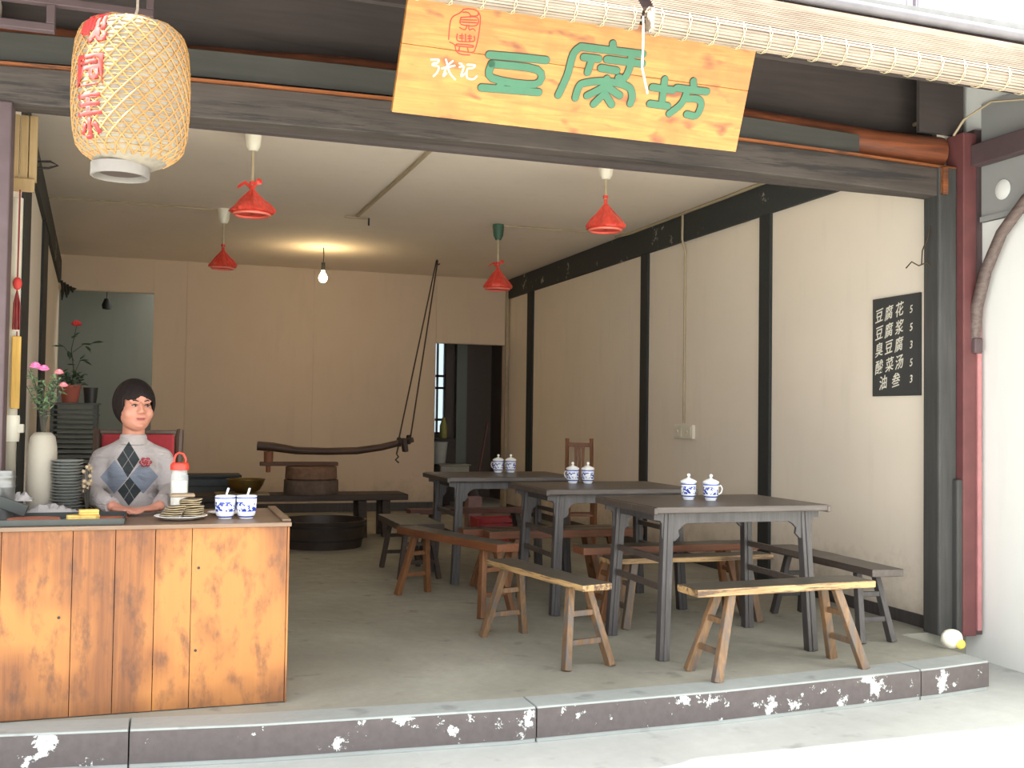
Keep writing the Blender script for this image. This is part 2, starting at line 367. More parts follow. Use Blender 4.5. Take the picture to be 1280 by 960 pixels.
# left jamb post, hanging fretwork corner
slab('post', M_PURPLE, -.80, -.655, -.12, .0, 0, 2.56, .008)
fr = thing('fretwork', 'dark carved fretwork corner hanging under the eave beside the lantern', 'fretwork', (-.5, -.5, 2.75))
MB().box(-.40, .045, -.02, .02, -.0, .032).build('rail', M_PURPLE, fr, bevel=.003)
MB().box(.013, .045, -.02, .02, .032, .11).build('stile', M_PURPLE, fr, bevel=.003)
MB().box(-.17, .42, -.02, .02, .11, .142).build('rail', M_PURPLE, fr, bevel=.003)
MB().box(-.17, -.138, -.02, .02, .142, .42).build('stile', M_PURPLE, fr, bevel=.003)
MB().box(.39, .42, -.02, .02, .142, .42).build('stile', M_PURPLE, fr, bevel=.003)
# bracket arm and curved strut of the eave
br = thing('eave_bracket', 'dark red brown timber arm with a curved strut at the right post', 'bracket', (4.46, -.17, 2.72))
MB().box(-.035, .035, -1.15, 0, .0, .125).build('arm', M_PURPLE, br, bevel=.006)
MB().tube([(.0, .01, -1.02), (.0, -.01, -.82), (0, -.08, -.62), (0, -.2, -.42), (0, -.38, -.26), (0, -.66, -.12), (0, -.95, .01)], [.034, .036, .034, .032, .031, .031, .03], 10).build('curved_strut', wood('grey brown strut', (78, 62, 58), (120, 104, 98), 'y', 1, .6), br, smooth=True)
MB().box(-.03, .03, -.03, .03, -1.09, -1.0).build('foot_block', M_PURPLE, br, bevel=.008)

# ================================================================== BLINDS, SIGN, LANTERN
bam = wood('bamboo slat', (132, 116, 102), (170, 154, 136), 'x', 1.5, .55)
M_STRING = plain('pale blind string', (190, 176, 140), .8, .05)
def blind(name, label, x0, x1, z, r, dy, zt):
    t = thing(name, label, 'blind', ((x0 + x1) / 2, -1.52 + dy, z), 0, None); L = (x1 - x0) / 2
    b = MB()
    for k in range(26):                                   # thin split canes rolled round the core
        a = 2 * PI * k / 26; rr = r * (.93 + .07 * math.sin(k * 5.3)); j = random.uniform(-.006, .006)
        b.bar((-L + j, rr * math.cos(a), rr * math.sin(a)), (L + j, rr * math.cos(a), rr * math.sin(a)), .008, .006, up=(0, math.cos(a), math.sin(a)))
    b.tube([(-L + .004, 0, 0), (L - .004, 0, 0)], r * .9, 14)
    tag(b.build('rolled_canes', bam, t), kind='stuff')
    b = MB()
    h = zt - z
    for k in range(int((h - r * .6) / .012)): yy = -r * .8 + (r * .45 + .06 + r * .8) * (k * .012) / h; b.bar((-L, yy, r * .7 + k * .012), (L, yy, r * .7 + k * .012), .010, .006)
    tag(b.build('hanging_canes', bam, t), kind='stuff')
    n = int(2 * L / .118); s0 = None
    for k in range(n + 1):
        x = -L + .03 + (2 * L - .06) * k / n
        if s0 is None:
            bb = MB()
            for q in range(2):
                bb.tube([(.006 * math.sin(i * PI / 2 + q * PI), (r + .004) * math.cos(i * PI / 8 + .3), (r + .004) * math.sin(i * PI / 8 + .3)) for i in range(-12, 5)], .0016, 5)
            s0 = bb.build('string', M_STRING, t); s0.location.x = x
        else:
            c = s0.copy(); C.objects.link(c); c.parent = t; c.location.x = x
    MB().box(-L, L, r * .35 + .04, r * .75 + .05, h - .01, h + .02).build('head_rail', bam, t)
    return t
blind('bamboo_blind', 'rolled bamboo blind over the left half of the sign', -1.2, 1.66, 2.735, .043, .02, 2.87)
bl2 = blind('bamboo_blind', 'long rolled bamboo blind from the sign to the right post', 1.695, 4.42, 2.702, .051, -.01, 2.87)
bl2.rotation_euler = (0, math.radians(.9), 0)
cordm = plain('white cord', (236, 232, 224), .8, .03)
tag(MB().tube([(1.665, -1.54, 2.73), (1.665, -1.545, 2.64), (1.668, -1.53, 2.54), (1.677, -1.545, 2.47), (1.687, -1.54, 2.44)], .0035, 6).build('blind_cord', cordm, smooth=True), 'thin white pull cord hanging in front of the sign', 'cord')

# sign board ------------------------------------------------------------
M_SIGN = Mt('honey pine sign board'); m = M_SIGN
f = m.noise(m.vec((1.4, 16, 16)), 2.4, 5, .6, 1.1); g = m.noise(m.vec((3, 2.2, 3)), 2.3, 3); kn = m.noise(m.vec((4.5, 9, 9)), 1.6, 2, .4, .3)
col = m.ramp(f, [(.3, lin((152, 100, 42))), (.7, lin((186, 132, 62)))]); col = m.mix(m.ramp(g, [(.45, (0, 0, 0)), (.75, (.8, .8, .8))]), col, lin((166, 96, 40)))
col = m.mix(m.ramp(kn, [(.60, (0, 0, 0)), (.72, (.9, .9, .9))]), col, lin((116, 60, 28)))
M_SIGN = m.out(col, .45, f, .15, .002)
M_GREEN = plain('green lettering paint', (48, 100, 72), .5, .06)
M_GEDGE = plain('dark lettering groove', (70, 56, 36), .7, .06)
M_REDP = plain('red seal paint', (160, 46, 30), .6, .08)
M_WHITEP = plain('white lettering paint', (240, 232, 214), .6, .03)
SIGN_BIG = [[[0.3547, 0.2706], [0.4728, 0.2765], [0.5934, 0.2802]], [[0.3707, 0.2374], [0.5635, 0.2381], [0.5662, 0.1804], [0.3832, 0.182], [0.3707, 0.2374]], [[0.4291, 0.1732], [0.4169, 0.15]], [[0.5246, 0.1753], [0.5248, 0.1486]], [[0.3454, 0.1401], [0.588, 0.1501]], [[0.8611, 0.3809], [0.8702, 0.3545]], [[0.7271, 0.3512], [0.865, 0.3538], [1.0016, 0.3571]], [[0.7271, 0.3512], [0.7019, 0.3181], [0.6947, 0.2328], [0.6735, 0.1493]], [[0.7491, 0.3123], [0.8149, 0.3135]], [[0.7853, 0.3097], [0.7794, 0.2556]], [[0.8501, 0.3169], [1.0089, 0.3189]], [[0.9515, 0.3567], [0.9575, 0.2964], [0.9444, 0.2516], [0.9174, 0.2508]], [[0.8324, 0.2794], [0.904, 0.2774]], [[0.7496, 0.1472], [0.7543, 0.1912], [0.7764, 0.2111], [0.8685, 0.2299], [0.9688, 0.2198], [0.9969, 0.1856], [0.9973, 0.1515]], [[0.8688, 0.2398], [0.8586, 0.2039], [0.7985, 0.1618]], [[0.8702, 0.2115], [0.9422, 0.179]], [[0.8736, 0.1808], [0.8353, 0.1311]], [[0.8742, 0.1784], [0.9154, 0.138]], [[1.0778, 0.2306], [1.1747, 0.2298]], [[1.1258, 0.2692], [1.1396, 0.1682]], [[1.0851, 0.1618], [1.1697, 0.1615]], [[1.2572, 0.2779], [1.2689, 0.2476]], [[1.1897, 0.2417], [1.3321, 0.2424]], [[1.2411, 0.2353], [1.2289, 0.1787], [1.1853, 0.131]], [[1.2394, 0.2018], [1.2996, 0.2064], [1.3223, 0.1833], [1.3126, 0.1379], [1.2664, 0.1378]]]
SIGN_SEAL = [[[0.2249, 0.4261], [0.2128, 0.4108], [0.1866, 0.3917], [0.1799, 0.3651], [0.1837, 0.3066]], [[0.19, 0.297], [0.2105, 0.2892], [0.2217, 0.266], [0.2456, 0.2567], [0.2771, 0.259]], [[0.2216, 0.424], [0.2427, 0.4293], [0.2722, 0.4294], [0.2914, 0.4149], [0.2979, 0.3882], [0.3001, 0.3327], [0.2963, 0.2899], [0.2847, 0.27], [0.2248, 0.2699]], [[0.2233, 0.414], [0.2412, 0.4165], [0.2534, 0.4096], [0.2551, 0.3995]], [[0.2579, 0.4051], [0.2829, 0.4103], [0.2842, 0.4242]], [[0.2191, 0.3945], [0.2823, 0.4033], [0.2839, 0.3724], [0.2233, 0.3693], [0.2191, 0.3945]], [[0.2205, 0.3861], [0.2822, 0.3929]], [[0.2219, 0.3777], [0.2839, 0.3828]], [[0.2473, 0.3691], [0.2445, 0.3531], [0.2336, 0.3517], [0.2198, 0.3567]], [[0.2546, 0.3701], [0.2593, 0.3534], [0.2732, 0.3588], [0.2835, 0.3532]], [[0.2147, 0.3317], [0.2179, 0.3077], [0.2449, 0.3061], [0.2848, 0.3131], [0.2834, 0.3322]], [[0.2476, 0.3344], [0.2519, 0.3087]], [[0.2328, 0.3342], [0.2368, 0.3102]], [[0.2643, 0.3349], [0.268, 0.3126]], [[0.2249, 0.3261], [0.2394, 0.3281]], [[0.2263, 0.3176], [0.2408, 0.3195]], [[0.2578, 0.3288], [0.2724, 0.3308]], [[0.2593, 0.3202], [0.2739, 0.3222]], [[0.219, 0.2938], [0.2801, 0.2966], [0.2806, 0.2896], [0.2202, 0.287], [0.219, 0.2938]], [[0.2317, 0.285], [0.2308, 0.2672]], [[0.2633, 0.2856], [0.2696, 0.2705]]]
SIGN_WHITE = [[[0.1267, 0.2219], [0.1557, 0.2256], [0.1522, 0.2127], [0.1379, 0.2091], [0.1354, 0.201], [0.1585, 0.2003], [0.1591, 0.1797], [0.1453, 0.16]], [[0.1848, 0.2293], [0.193, 0.2126]], [[0.213, 0.2276], [0.1954, 0.2093]], [[0.1736, 0.194], [0.2232, 0.2111]], [[0.1923, 0.2054], [0.1838, 0.1648], [0.1949, 0.177]], [[0.1963, 0.2041], [0.2096, 0.1788], [0.2336, 0.1584]], [[0.2419, 0.2224], [0.251, 0.22]], [[0.2443, 0.2084], [0.2605, 0.2122], [0.2556, 0.1738], [0.2705, 0.1865]], [[0.2741, 0.2211], [0.304, 0.2232], [0.2984, 0.2116], [0.2769, 0.2046], [0.2779, 0.1765], [0.2908, 0.1673], [0.3094, 0.1696], [0.3188, 0.1816]]]

sg = thing('shop_sign', 'honey pine shop sign board with green characters above the opening', 'sign', (0.8299, -1.0, 2.4282))
U = Vector((0.99996269, 0, -0.00863796)); V = Vector((0.00741401, -0.51313948, 0.85827321)); N = Vector((-0.00443248, -0.85830523, -0.51312034))
sg.matrix_world = Matrix(((U.x, V.x, N.x, .8299), (U.y, V.y, N.y, -1.0), (U.z, V.z, N.z, 2.4282), (0, 0, 0, 1)))
for v0, v1, nm in ((0, .268, 'plank'), (.269, .47, 'plank')):
    xa = .0 + v0 * .012; MB().add([(0.0 + v0 * .012, v0, -.03), (1.552 - v0 * .095, v0, -.03), (1.552 - v1 * .095, v1, -.03), (v1 * .012, v1, -.03), (v0 * .012, v0, 0), (1.552 - v0 * .095, v0, 0), (1.552 - v1 * .095, v1, 0), (v1 * .012, v1, 0)],
        [(3, 2, 1, 0), (4, 5, 6, 7), (0, 1, 5, 4), (1, 2, 6, 5), (2, 3, 7, 6), (3, 0, 4, 7)]).build(nm, M_SIGN, sg, bevel=.002)
MB().box(.2, .26, .03, .44, -.05, -.0305).build('cleat', M_MILL, sg); MB().box(1.25, 1.31, .03, .42, -.05, -.0305).build('cleat', M_MILL, sg)
def smooth_path(pts, k=4):
    if len(pts) < 3: return [Vector((p[0], p[1], 0)) for p in pts]
    P = [Vector((p[0], p[1], 0)) for p in pts]; out = []
    for i in range(len(P) - 1):
        p0 = P[max(i - 1, 0)]; p1 = P[i]; p2 = P[i + 1]; p3 = P[min(i + 2, len(P) - 1)]
        for j in range(k):
            t = j / k; out.append(.5 * ((2 * p1) + (p2 - p0) * t + (2 * p0 - 5 * p1 + 4 * p2 - p3) * t * t + (3 * p1 - p0 - 3 * p2 + p3) * t ** 3))
    out.append(P[-1]); return out
def stroke(b, pts, wd, z0, z1, cap=True, sm=True):
    P = smooth_path(pts) if sm else [Vector((p[0], p[1], 0)) for p in pts]
    top = []; bot = []; L = []; R = []
    for i, p in enumerate(P):
        t = (P[min(i + 1, len(P) - 1)] - P[max(i - 1, 0)]).normalized(); n = Vector((-t.y, t.x, 0)); L.append(p + n * wd / 2); R.append(p - n * wd / 2)
    arc0 = []; arc1 = []
    if cap:
        t0 = (P[1] - P[0]).normalized(); t1 = (P[-1] - P[-2]).normalized(); n0 = Vector((-t0.y, t0.x, 0)); n1 = Vector((-t1.y, t1.x, 0))
        for k in range(1, 6):
            a = PI * k / 6
            arc1.append(P[-1] + (n1 * math.cos(a) + t1 * math.sin(a)) * wd / 2); arc0.append(P[0] + (-n0 * math.cos(a) - t0 * math.sin(a)) * wd / 2)
    n = len(P); base = len(b.v); vs = [(q.x, q.y, z1) for q in L] + [(q.x, q.y, z1) for q in R] + [(q.x, q.y, z0) for q in L] + [(q.x, q.y, z0) for q in R]
    fs = []
    for i in range(n - 1):
        fs.append((i, i + 1, n + i + 1, n + i)); fs.append((i, 2 * n + i, 2 * n + i + 1, i + 1)); fs.append((n + i, n + i + 1, 3 * n + i + 1, 3 * n + i))
    b.add(vs, fs)
    for arc, Pc, e0, e1 in ((arc1, P[-1], L[-1], R[-1]), (arc0, P[0], R[0], L[0])):
        if not cap: continue
        ring = [e0] + arc + [e1]; m_ = len(ring)
        b.add([(q.x, q.y, z1) for q in ring] + [(q.x, q.y, z0) for q in ring], [tuple(range(m_))] + [(i, i + 1, m_ + i + 1, m_ + i) for i in range(m_ - 1)])
def strokes(name, data, wd, m, parent, z0, z1, sm=True):
    b = MB()
    for i, s in enumerate(data): stroke(b, s, wd, z0, z1 + .00004 * i, sm=sm)
    return b.build(name, m, parent)
for nm, a, c in (('green_character', 0, 5), ('green_character', 5, 18), ('green_character', 18, 25)):
    o = strokes(nm, SIGN_BIG[a:c], .029, M_GREEN, sg, -.001, .005); g2 = strokes('groove', SIGN_BIG[a:c], .034, M_GEDGE, o, -.001, .0022)
tag(strokes('seal_mark', SIGN_SEAL, .0042, M_REDP, sg, -.0005, .0012), 'red outlined seal with two small seal characters')
tag(strokes('white_characters', SIGN_WHITE, .0062, M_WHITEP, sg, -.0005, .0015), 'two small white handwritten characters')

# lantern ---------------------------------------------------------------
lt = thing('paper_lantern', 'large tan woven bamboo lantern with red characters hanging at the left', 'lantern', (-.128, -1.38, 2.258))
lt.scale = (.958, .958, .91)
mL = Mt('aged lantern paper'); v = mL.vec(); n1 = mL.noise(v, 7, 5, .65); vo = mL.n('ShaderNodeTexVoronoi'); vo.inputs['Scale'].default_value = 34; mp_ = mL.vec((1, 1, 1.35)); mL.l(mp_, vo.inputs['Vector'])
col = mL.ramp(n1, [(.3, lin((112, 106, 98))), (.7, lin((140, 130, 112)))]); col = mL.mix(mL.ramp(vo.outputs['Distance'], [(.05, (.55, .55, .55)), (.5, (0, 0, 0))]), col, lin((92, 88, 82)))
mL.b.inputs['Subsurface Weight'].default_value = 0; M_LAN = mL.out(col, .8, vo.outputs['Distance'], .5, .004)
LP = [(.085, -.245), (.115, -.228), (.150, -.205), (.172, -.178), (.184, -.12), (.190, -.04), (.191, .04), (.189, .12), (.183, .19), (.172, .235), (.150, .262), (.11, .276), (.06, .28)]
def lr(z):
    for (ra, za), (rb, zb) in zip(LP[:-1], LP[1:]):
        if za <= z <= zb: return ra + (rb - ra) * (z - za) / (zb - za)
    return .06
MB().lathe(LP, (0, 0, 0), 48, cap=True).build('lantern_shade', M_LAN, lt, smooth=True)
b = MB()
for k in range(30):
    z = -.215 + k * .0165; r_ = lr(z) + .0015
    b.tube([(r_ * math.cos(2 * PI * i / 28), r_ * math.sin(2 * PI * i / 28), z + .003 * math.sin(i * 2.2 + k)) for i in range(28)], .0024, 4, closed=True)
for sgn in (1, -1):
    for k in range(26):
        a0 = 2 * PI * k / 26
        b.tube([((lr(-.225 + .49 * i / 20) + .002) * math.cos(a0 + sgn * 2.2 * i / 20), (lr(-.225 + .49 * i / 20) + .002) * math.sin(a0 + sgn * 2.2 * i / 20), -.225 + .49 * i / 20) for i in range(21)], .0034, 4)
tag(b.build('bamboo_weave', plain('split bamboo strip', (156, 116, 66), .6, .15, 40), lt, smooth=True), kind='stuff')
MB().lathe([(.090, -.022), (.097, -.022), (.097, .022), (.090, .022), (.086, .0), (.090, -.022)], (-.03, 0, -.262), 28, cap=False).build('bottom_ring', plain('grey metal ring', (128, 122, 116), .5, .1, 10, .3), lt, smooth=True)
MB().lathe([(0, -.0), (.07, 0), (.07, .008), (0, .008)], (-.03, 0, -.268), 20).build('base_plate', M_MILL, lt)
MB().lathe([(0, 0), (.062, 0), (.062, .012), (0, .012)], (0, 0, .28), 24).build('top_plate', M_MILL, lt, smooth=True)
MB().tube([(0, 0, .29), (.012, 0, .34), (.014, .02, .55), (.012, .06, .80)], .005, 6).build('hanging_cord', bam, lt)
def text_mesh(body, size, extrude=0.0, off=0.0):
    cu = bpy.data.curves.new('lettering', 'FONT'); cu.body = body; cu.size = size; cu.extrude = extrude; cu.offset = off; cu.align_x = 'CENTER'; cu.align_y = 'CENTER'; cu.resolution_u = 3
    to = bpy.data.objects.new('lettering', cu); C.objects.link(to); bpy.context.view_layer.update()
    me = bpy.data.meshes.new_from_object(to.evaluated_get(bpy.context.evaluated_depsgraph_get())); bpy.data.objects.remove(to)
    return me
M_RCH = plain('faded red lantern paint', (176, 40, 36), .7, .2, 30)
def wrap_char(ch, size, ang, z, sx=1.0, fat=.004):
    me = text_mesh(ch, size, 0, .0035); bm = bmesh.new(); bm.from_mesh(me); bmesh.ops.triangulate(bm, faces=bm.faces)
    bmesh.ops.subdivide_edges(bm, edges=[e for e in bm.edges if e.calc_length() > .02], cuts=2); bmesh.ops.triangulate(bm, faces=bm.faces)
    for v_ in bm.verts:
        zz = z + v_.co.y; a = ang + v_.co.x * sx / .19; r_ = lr(zz) + .0058; v_.co = Vector((r_ * math.cos(a), r_ * math.sin(a), zz))
    bm.to_mesh(me); bm.free(); me.name = 'red_character'; me.materials.append(M_RCH)
    o = bpy.data.objects.new('red_character', me); C.objects.link(o); o.parent = lt
    so = o.modifiers.new('thick', 'SOLIDIFY'); so.thickness = .003; return o
A0 = math.radians(-90 - 42)
for ch, z, s in (('\u86ac', .20, .125), ('\u56ed', .045, .120), ('\u738b', -.075, .085), ('\u5c0f', -.155, .07)): wrap_char(ch, s, A0, z, 1.0 if s > .1 else 1.25)
# ================================================================== TABLES
def make_table(name, label, cx, cy, L=1.02, W=.75, H=.78, rz=0, group='dark square tables'):
    t = thing(name, label, 'table', (cx, cy, 0), rz, None)
    hl, hw = L / 2, W / 2
    MB().box(-hl, hl, -hw, hw, H - .034, H).build('tabletop', M_DTABLE, t, bevel=.006)
    for s in (-1, 1): MB().box(s * hl - .012, s * hl + .012, -hw - .004, hw + .004, H - .04, H - .004).build('end_cap', M_DTABLE, t, bevel=.006)
    lx, ly = hl - .105, hw - .085
    for sx in (-1, 1):
        for sy in (-1, 1):
            b = MB(); a = (sx * lx, sy * ly, H - .036); c = (sx * (lx + .035), sy * (ly + .03), 0)
            b.bar(c, a, .058, .052, .055, .05); b.bar((c[0], c[1] - sy * 0 - .027, 0), (a[0], a[1] - .026, a[2]), .016, .010)
            b.build('leg', M_DLEG, t, bevel=.004)
    # scalloped front and rear aprons with cusped brackets beside each leg
    z = H - .036
    for sy in (-1, 1):
        poly = [(-hl + .02, z), (-hl + .02, z - .035), (-hl + .055, z - .04), (-hl + .065, z - .055), (-hl + .045 + .02, z - .12), (-lx - .03, z - .145), (-lx + .035, z - .145), (-lx + .06, z - .12), (-lx + .055, z - .09), (-lx + .075, z - .07), (-lx + .10, z - .055),
                (lx - .10, z - .055), (lx - .075, z - .07), (lx - .055, z - .09), (lx - .06, z - .12), (lx - .035, z - .145), (lx + .03, z - .145), (hl - .065, z - .12), (hl - .065, z - .055), (hl - .055, z - .04), (hl - .02, z - .035), (hl - .02, z)]
        M = Matrix.Translation((0, sy * (ly + .012) + (.009), 0)) @ Matrix.Rotation(PI / 2, 4, 'X')
        MB().prism(poly, .018, M).build('apron', M_DLEG, t, bevel=.002)
    for sx in (-1, 1):
        MB().box(sx * (lx) - .01, sx * (lx) + .01, -ly, ly, z - .055, z).build('side_apron', M_DLEG, t, bevel=.002)
        for zz in (.50, .36):
            x = sx * (lx + .035 * (1 - zz / H)); y = ly + .03 * (1 - zz / H)
            MB().box(x - .011, x + .011, -y, y, zz - .016, zz + .016).build('stretcher', M_DTABLE, t, bevel=.003)
    return t
make_table('square_table', 'dark square table nearest the street, in front of the right wall', 2.865, .075)
make_table('square_table', 'dark square table second from the street, in the middle of the three', 2.755, 1.33)
make_table('square_table', 'dark square table farthest back, before the rear doorway', 2.47, 2.62)

def make_bench(label, ax, ay, bx, by, w=.17, h=.43, th=.035, top=None, leg=None, inset=.2, splay=.10, spread=.105, group=None, name='wooden_bench', apron=False, zr=(.30, .62)):
    cx, cy = (ax + bx) / 2, (ay + by) / 2; L = math.hypot(bx - ax, by - ay); rz = math.atan2(by - ay, bx - ax)
    t = thing(name, label, 'bench', (cx, cy, 0), rz, group); hl = L / 2
    b = MB(); n = 10; vs = []; fs = []
    for i in range(n + 1):                       # hand hewn seat with a slightly uneven edge
        x = -hl + L * i / n; j = random.uniform(-.004, .004)
        for y, z in ((-w / 2 + j, h - th), (w / 2 + j, h - th), (w / 2 + j, h), (-w / 2 + j, h)): vs.append((x, y, z + random.uniform(-.0015, .0015)))
    for i in range(n):
        for k in range(4): fs.append((i * 4 + k, i * 4 + (k + 1) % 4, i * 4 + 4 + (k + 1) % 4, i * 4 + 4 + k))
    fs += [(3, 2, 1, 0), tuple(n * 4 + k for k in range(4))]
    b.add(vs, fs); seat = b.build('seat', top, t, bevel=.004)
    for sx in (-1, 1):
        xt = sx * (hl - inset); xb = sx * (hl - inset + splay)
        for sy in (-1, 1):
            MB().bar((xb, sy * spread, 0), (xt, sy * w * .28, h - th + .002), .048, .036, .042, .034, up=(0, 1, 0)).build('leg', leg, t, bevel=.004)
        for q in zr:
            x = xb + (xt - xb) * q; y = spread + (w * .28 - spread) * q
            MB().box(x - .011, x + .011, -y, y, h * q - .014, h * q + .014).build('rung', leg, t, bevel=.003)
    return t, seat
def worn_top(mt, seat_top):   # dark polished top face on a lighter board
    return
# seat boards whose upper face is polished dark
def two_tone(seat, m2):
    seat.data.materials.append(m2)
    for p in seat.data.polygons:
        if p.normal.z > .8: p.material_index = 1
t, s = make_bench('yellow worn bench in front of the nearest table, chipped pale edge', 2.37, -.60, 3.40, -.55, .19, .43, .036, M_YB, M_YL, .21, .12, .125); two_tone(s, M_BTOP)
t, s = make_bench('yellow worn bench end-on to the street, left of the nearest table', 1.82, .62, 2.01, -.37, .17, .42, .032, M_YB, M_YL, .17, .10, .13); two_tone(s, M_BTOP)
t, s = make_bench('orange brown bench reaching back from the middle of the floor, smooth edge', 1.62, 2.10, 1.99, .96, .16, .455, .05, M_RB, M_RL, .19, .09, .12); two_tone(s, M_BTOP)
make_bench('dark narrow bench along the right wall beside the nearest table', 3.77, -.28, 3.81, .84, .20, .42, .04, M_DTABLE, M_DLEG, .2, .10, .10)
t, s = make_bench('red brown bench tucked under the street side of the middle table', 2.40, .84, 3.62, .86, .17, .445, .045, M_RB, M_RL, .22, .1, .10); two_tone(s, M_BTOP)
t, s = make_bench('low yellow edged bench just behind the nearest table', 2.47, .60, 3.56, .60, .16, .405, .03, M_YB, M_YL, .17, .07, .085); two_tone(s, M_BTOP)
t, s = make_bench('thick red brown bench on the rear side of the middle table', 2.14, 1.90, 3.32, 1.92, .15, .43, .055, M_RB, M_RL, .22, .1, .08); two_tone(s, M_BTOP)
t, s = make_bench('red brown bench along the street side of the rear table', 2.02, 2.125, 3.2, 2.125, .13, .425, .05, M_RB, M_RL, .22, .1, .08); two_tone(s, M_BTOP)
t, s = make_bench('dull red bench behind the rear table', 1.98, 3.62, 3.15, 3.62, .17, .43, .04, wood('dull red bench wood', (78, 40, 34), (104, 56, 46), 'x', 1, .5), M_MILL, .22, .1, .08)
t, s = make_bench('wide grey topped bench left of the rear table', 1.835, 2.50, 1.835, 3.34, .34, .42, .05, M_MILL, M_MILL, .14, .06, .15); two_tone(s, wood('grey plank top', (104, 100, 88), (126, 122, 108), 'x', 1, .6))

# ================================================================== LIDDED MUGS AND CUPS
def blue_white(name, bands, z0, z1, sc=26):
    m = Mt(name); z = m.xyz()[2]; v = m.vec((1, 1, 1)); vo = m.n('ShaderNodeTexVoronoi'); vo.inputs['Scale'].default_value = sc * 1.7; m.l(m.vec((1, 1, .9)), vo.inputs['Vector'])
    n = m.noise(v, sc * 3.2, 2, .5); g = m.noise(v, sc * .9, 1, .4)
    fl = m.math('GREATER_THAN', m.math('ADD', n, m.math('MULTIPLY', g, .6)), .80)
    inb = m.math('MULTIPLY', m.math('GREATER_THAN', z, z0), m.math('LESS_THAN', z, z1)); k = m.math('MULTIPLY', fl, inb)
    for a, b_ in bands: k = m.math('MAXIMUM', k, m.math('MULTIPLY', m.math('GREATER_THAN', z, a), m.math('LESS_THAN', z, b_)))
    return m.out(m.mix(k, lin((236, 240, 244)), lin((44, 66, 160))), .18)
M_MUG = blue_white('blue and white lidded mug glaze', ((.083, .090), (.017, .024)), .032, .074)
M_CUP = blue_white('blue and white cup glaze', ((.088, .094), (.006, .012)), .032, .074)
M_CHINA = plain('white china', (240, 240, 238), .2, .02)
mug0 = None
for x, y, rz, lab, g in ((2.765, .13, .6, 'blue and white lidded mug on the nearest table, left one, handle hidden', 'mugs on the nearest table'), (2.865, .06, -.15, 'blue and white lidded mug on the nearest table, right one with handle showing', 'mugs on the nearest table'),
        (2.635, 1.53, 2.2, 'blue and white lidded mug on the middle table, left of its pair', 'mugs on the middle table'), (2.738, 1.51, 1.9, 'blue and white lidded mug on the middle table, right of its pair', 'mugs on the middle table'),
        (2.53, 2.86, 2.3, 'blue and white lidded mug on the rear table, left of its pair', 'mugs on the rear table'), (2.635, 2.86, 2.0, 'blue and white lidded mug on the rear table, right of its pair', 'mugs on the rear table')):
    if mug0 is None:
        mug0 = thing('lidded_mug', lab, 'mug', (x, y, .7805), rz, g)
        MB().lathe([(.0, 0), (.028, 0), (.030, .006), (.034, .014), (.040, .03), (.042, .06), (.042, .094), (.039, .094), (.038, .06), (.03, .012), (0, .01)], n=28, cap=False).build('cup_body', M_MUG, mug0, smooth=True)
        MB().lathe([(.0, .1), (.044, .0945), (.047, .098), (.044, .103), (.03, .112), (.012, .118), (.006, .122), (.005, .126), (.010, .131), (.010, .138), (.006, .143), (.0, .144)], n=28, cap=False).build('lid', M_CHINA, mug0, smooth=True)
        MB().tube([(.040, 0, .078), (.058, 0, .080), (.066, 0, .064), (.062, 0, .046), (.050, 0, .034), (.038, 0, .034)], .004, 8).build('handle', M_CHINA, mug0, smooth=True)
    else:
        c = copy_tree(mug0); c.location = (x, y, .7805); c.rotation_euler.z = rz; c['label'] = lab; c['group'] = g

# ================================================================== COUNTER
mC = Mt('orange varnished counter board'); f = mC.noise(mC.vec((12, 12, .55)), 3.0, 6, .6, .5); g = mC.noise(mC.vec((1, 1, .9)), 1.9, 3, .5, .3); d = mC.noise(mC.vec((5, 1, 2.4)), 3.2, 5, .65); kn = mC.noise(mC.vec((1.6, 1, .7)), 9.0, 1)
ri = mC.n('ShaderNodeObjectInfo')
base = mC.ramp(f, [(.25, lin((92, 50, 25))), (.75, lin((146, 90, 42)))])
base = mC.mix(mC.ramp(g, [(.46, (0, 0, 0)), (.60, (.8, .8, .8))]), base, lin((182, 118, 56)))
base = mC.mix(mC.ramp(d, [(.5, (0, 0, 0)), (.72, (.75, .75, .75))]), base, lin((70, 42, 30)))
base = mC.mix(mC.ramp(kn, [(.77, (0, 0, 0)), (.80, (.8, .8, .8))]), base, lin((92, 46, 26)))
zz = mC.xyz()[2]; zk = mC.math('MULTIPLY', mC.math('SUBTRACT', .12, zz), 3.0, clamp=True)
base = mC.mix(mC.math('MULTIPLY', zk, .6), base, lin((120, 92, 66)))
M_CTR = mC.out(base, .5, f, .2, .002)
M_CTOP = wood('worn brown counter top', (112, 88, 70), (142, 116, 94), 'x', 1, .4)
ct = thing('shop_counter', 'orange brown boarded shop counter with worn varnish at the left', 'counter', (-.10, -.27, 0))
ox, oy = .10, .33
seams = [-.735, -.595, -.335, -.175, -.022, .122, .510]
for i, (a, c) in enumerate(zip(seams[:-1], seams[1:])):
    MB().box(a + .0012, c - .0012, -.575, -.553, .004, .742 + .002).build('front_board', M_CTR, ct, (ox, oy, 0), bevel=.0015)
for y0 in (-.55, -.385, -.22, -.055):
    MB().box(.490, .510, y0 + .001, y0 + .164 - .001, .004, .744).build('side_board', M_CTR, ct, (ox, oy, 0), bevel=.0015)
MB().box(.5105, .519, -.578, -.55, .004, .743).build('corner_strip', M_CTR, ct, (ox, oy, 0), bevel=.001)
MB().box(-.735, -.715, -.55, .10, .0, .744).build('end_board', M_CTR, ct, (ox, oy, 0))
MB().box(-.738, .526, -.59, .112, .745, .763).build('top_board', M_CTOP, ct, (ox, oy, 0), bevel=.003)
MB().box(.488, .526, -.56, .10, .7632, .774).build('end_rim', M_CTOP, ct, (ox, oy, 0), bevel=.003)
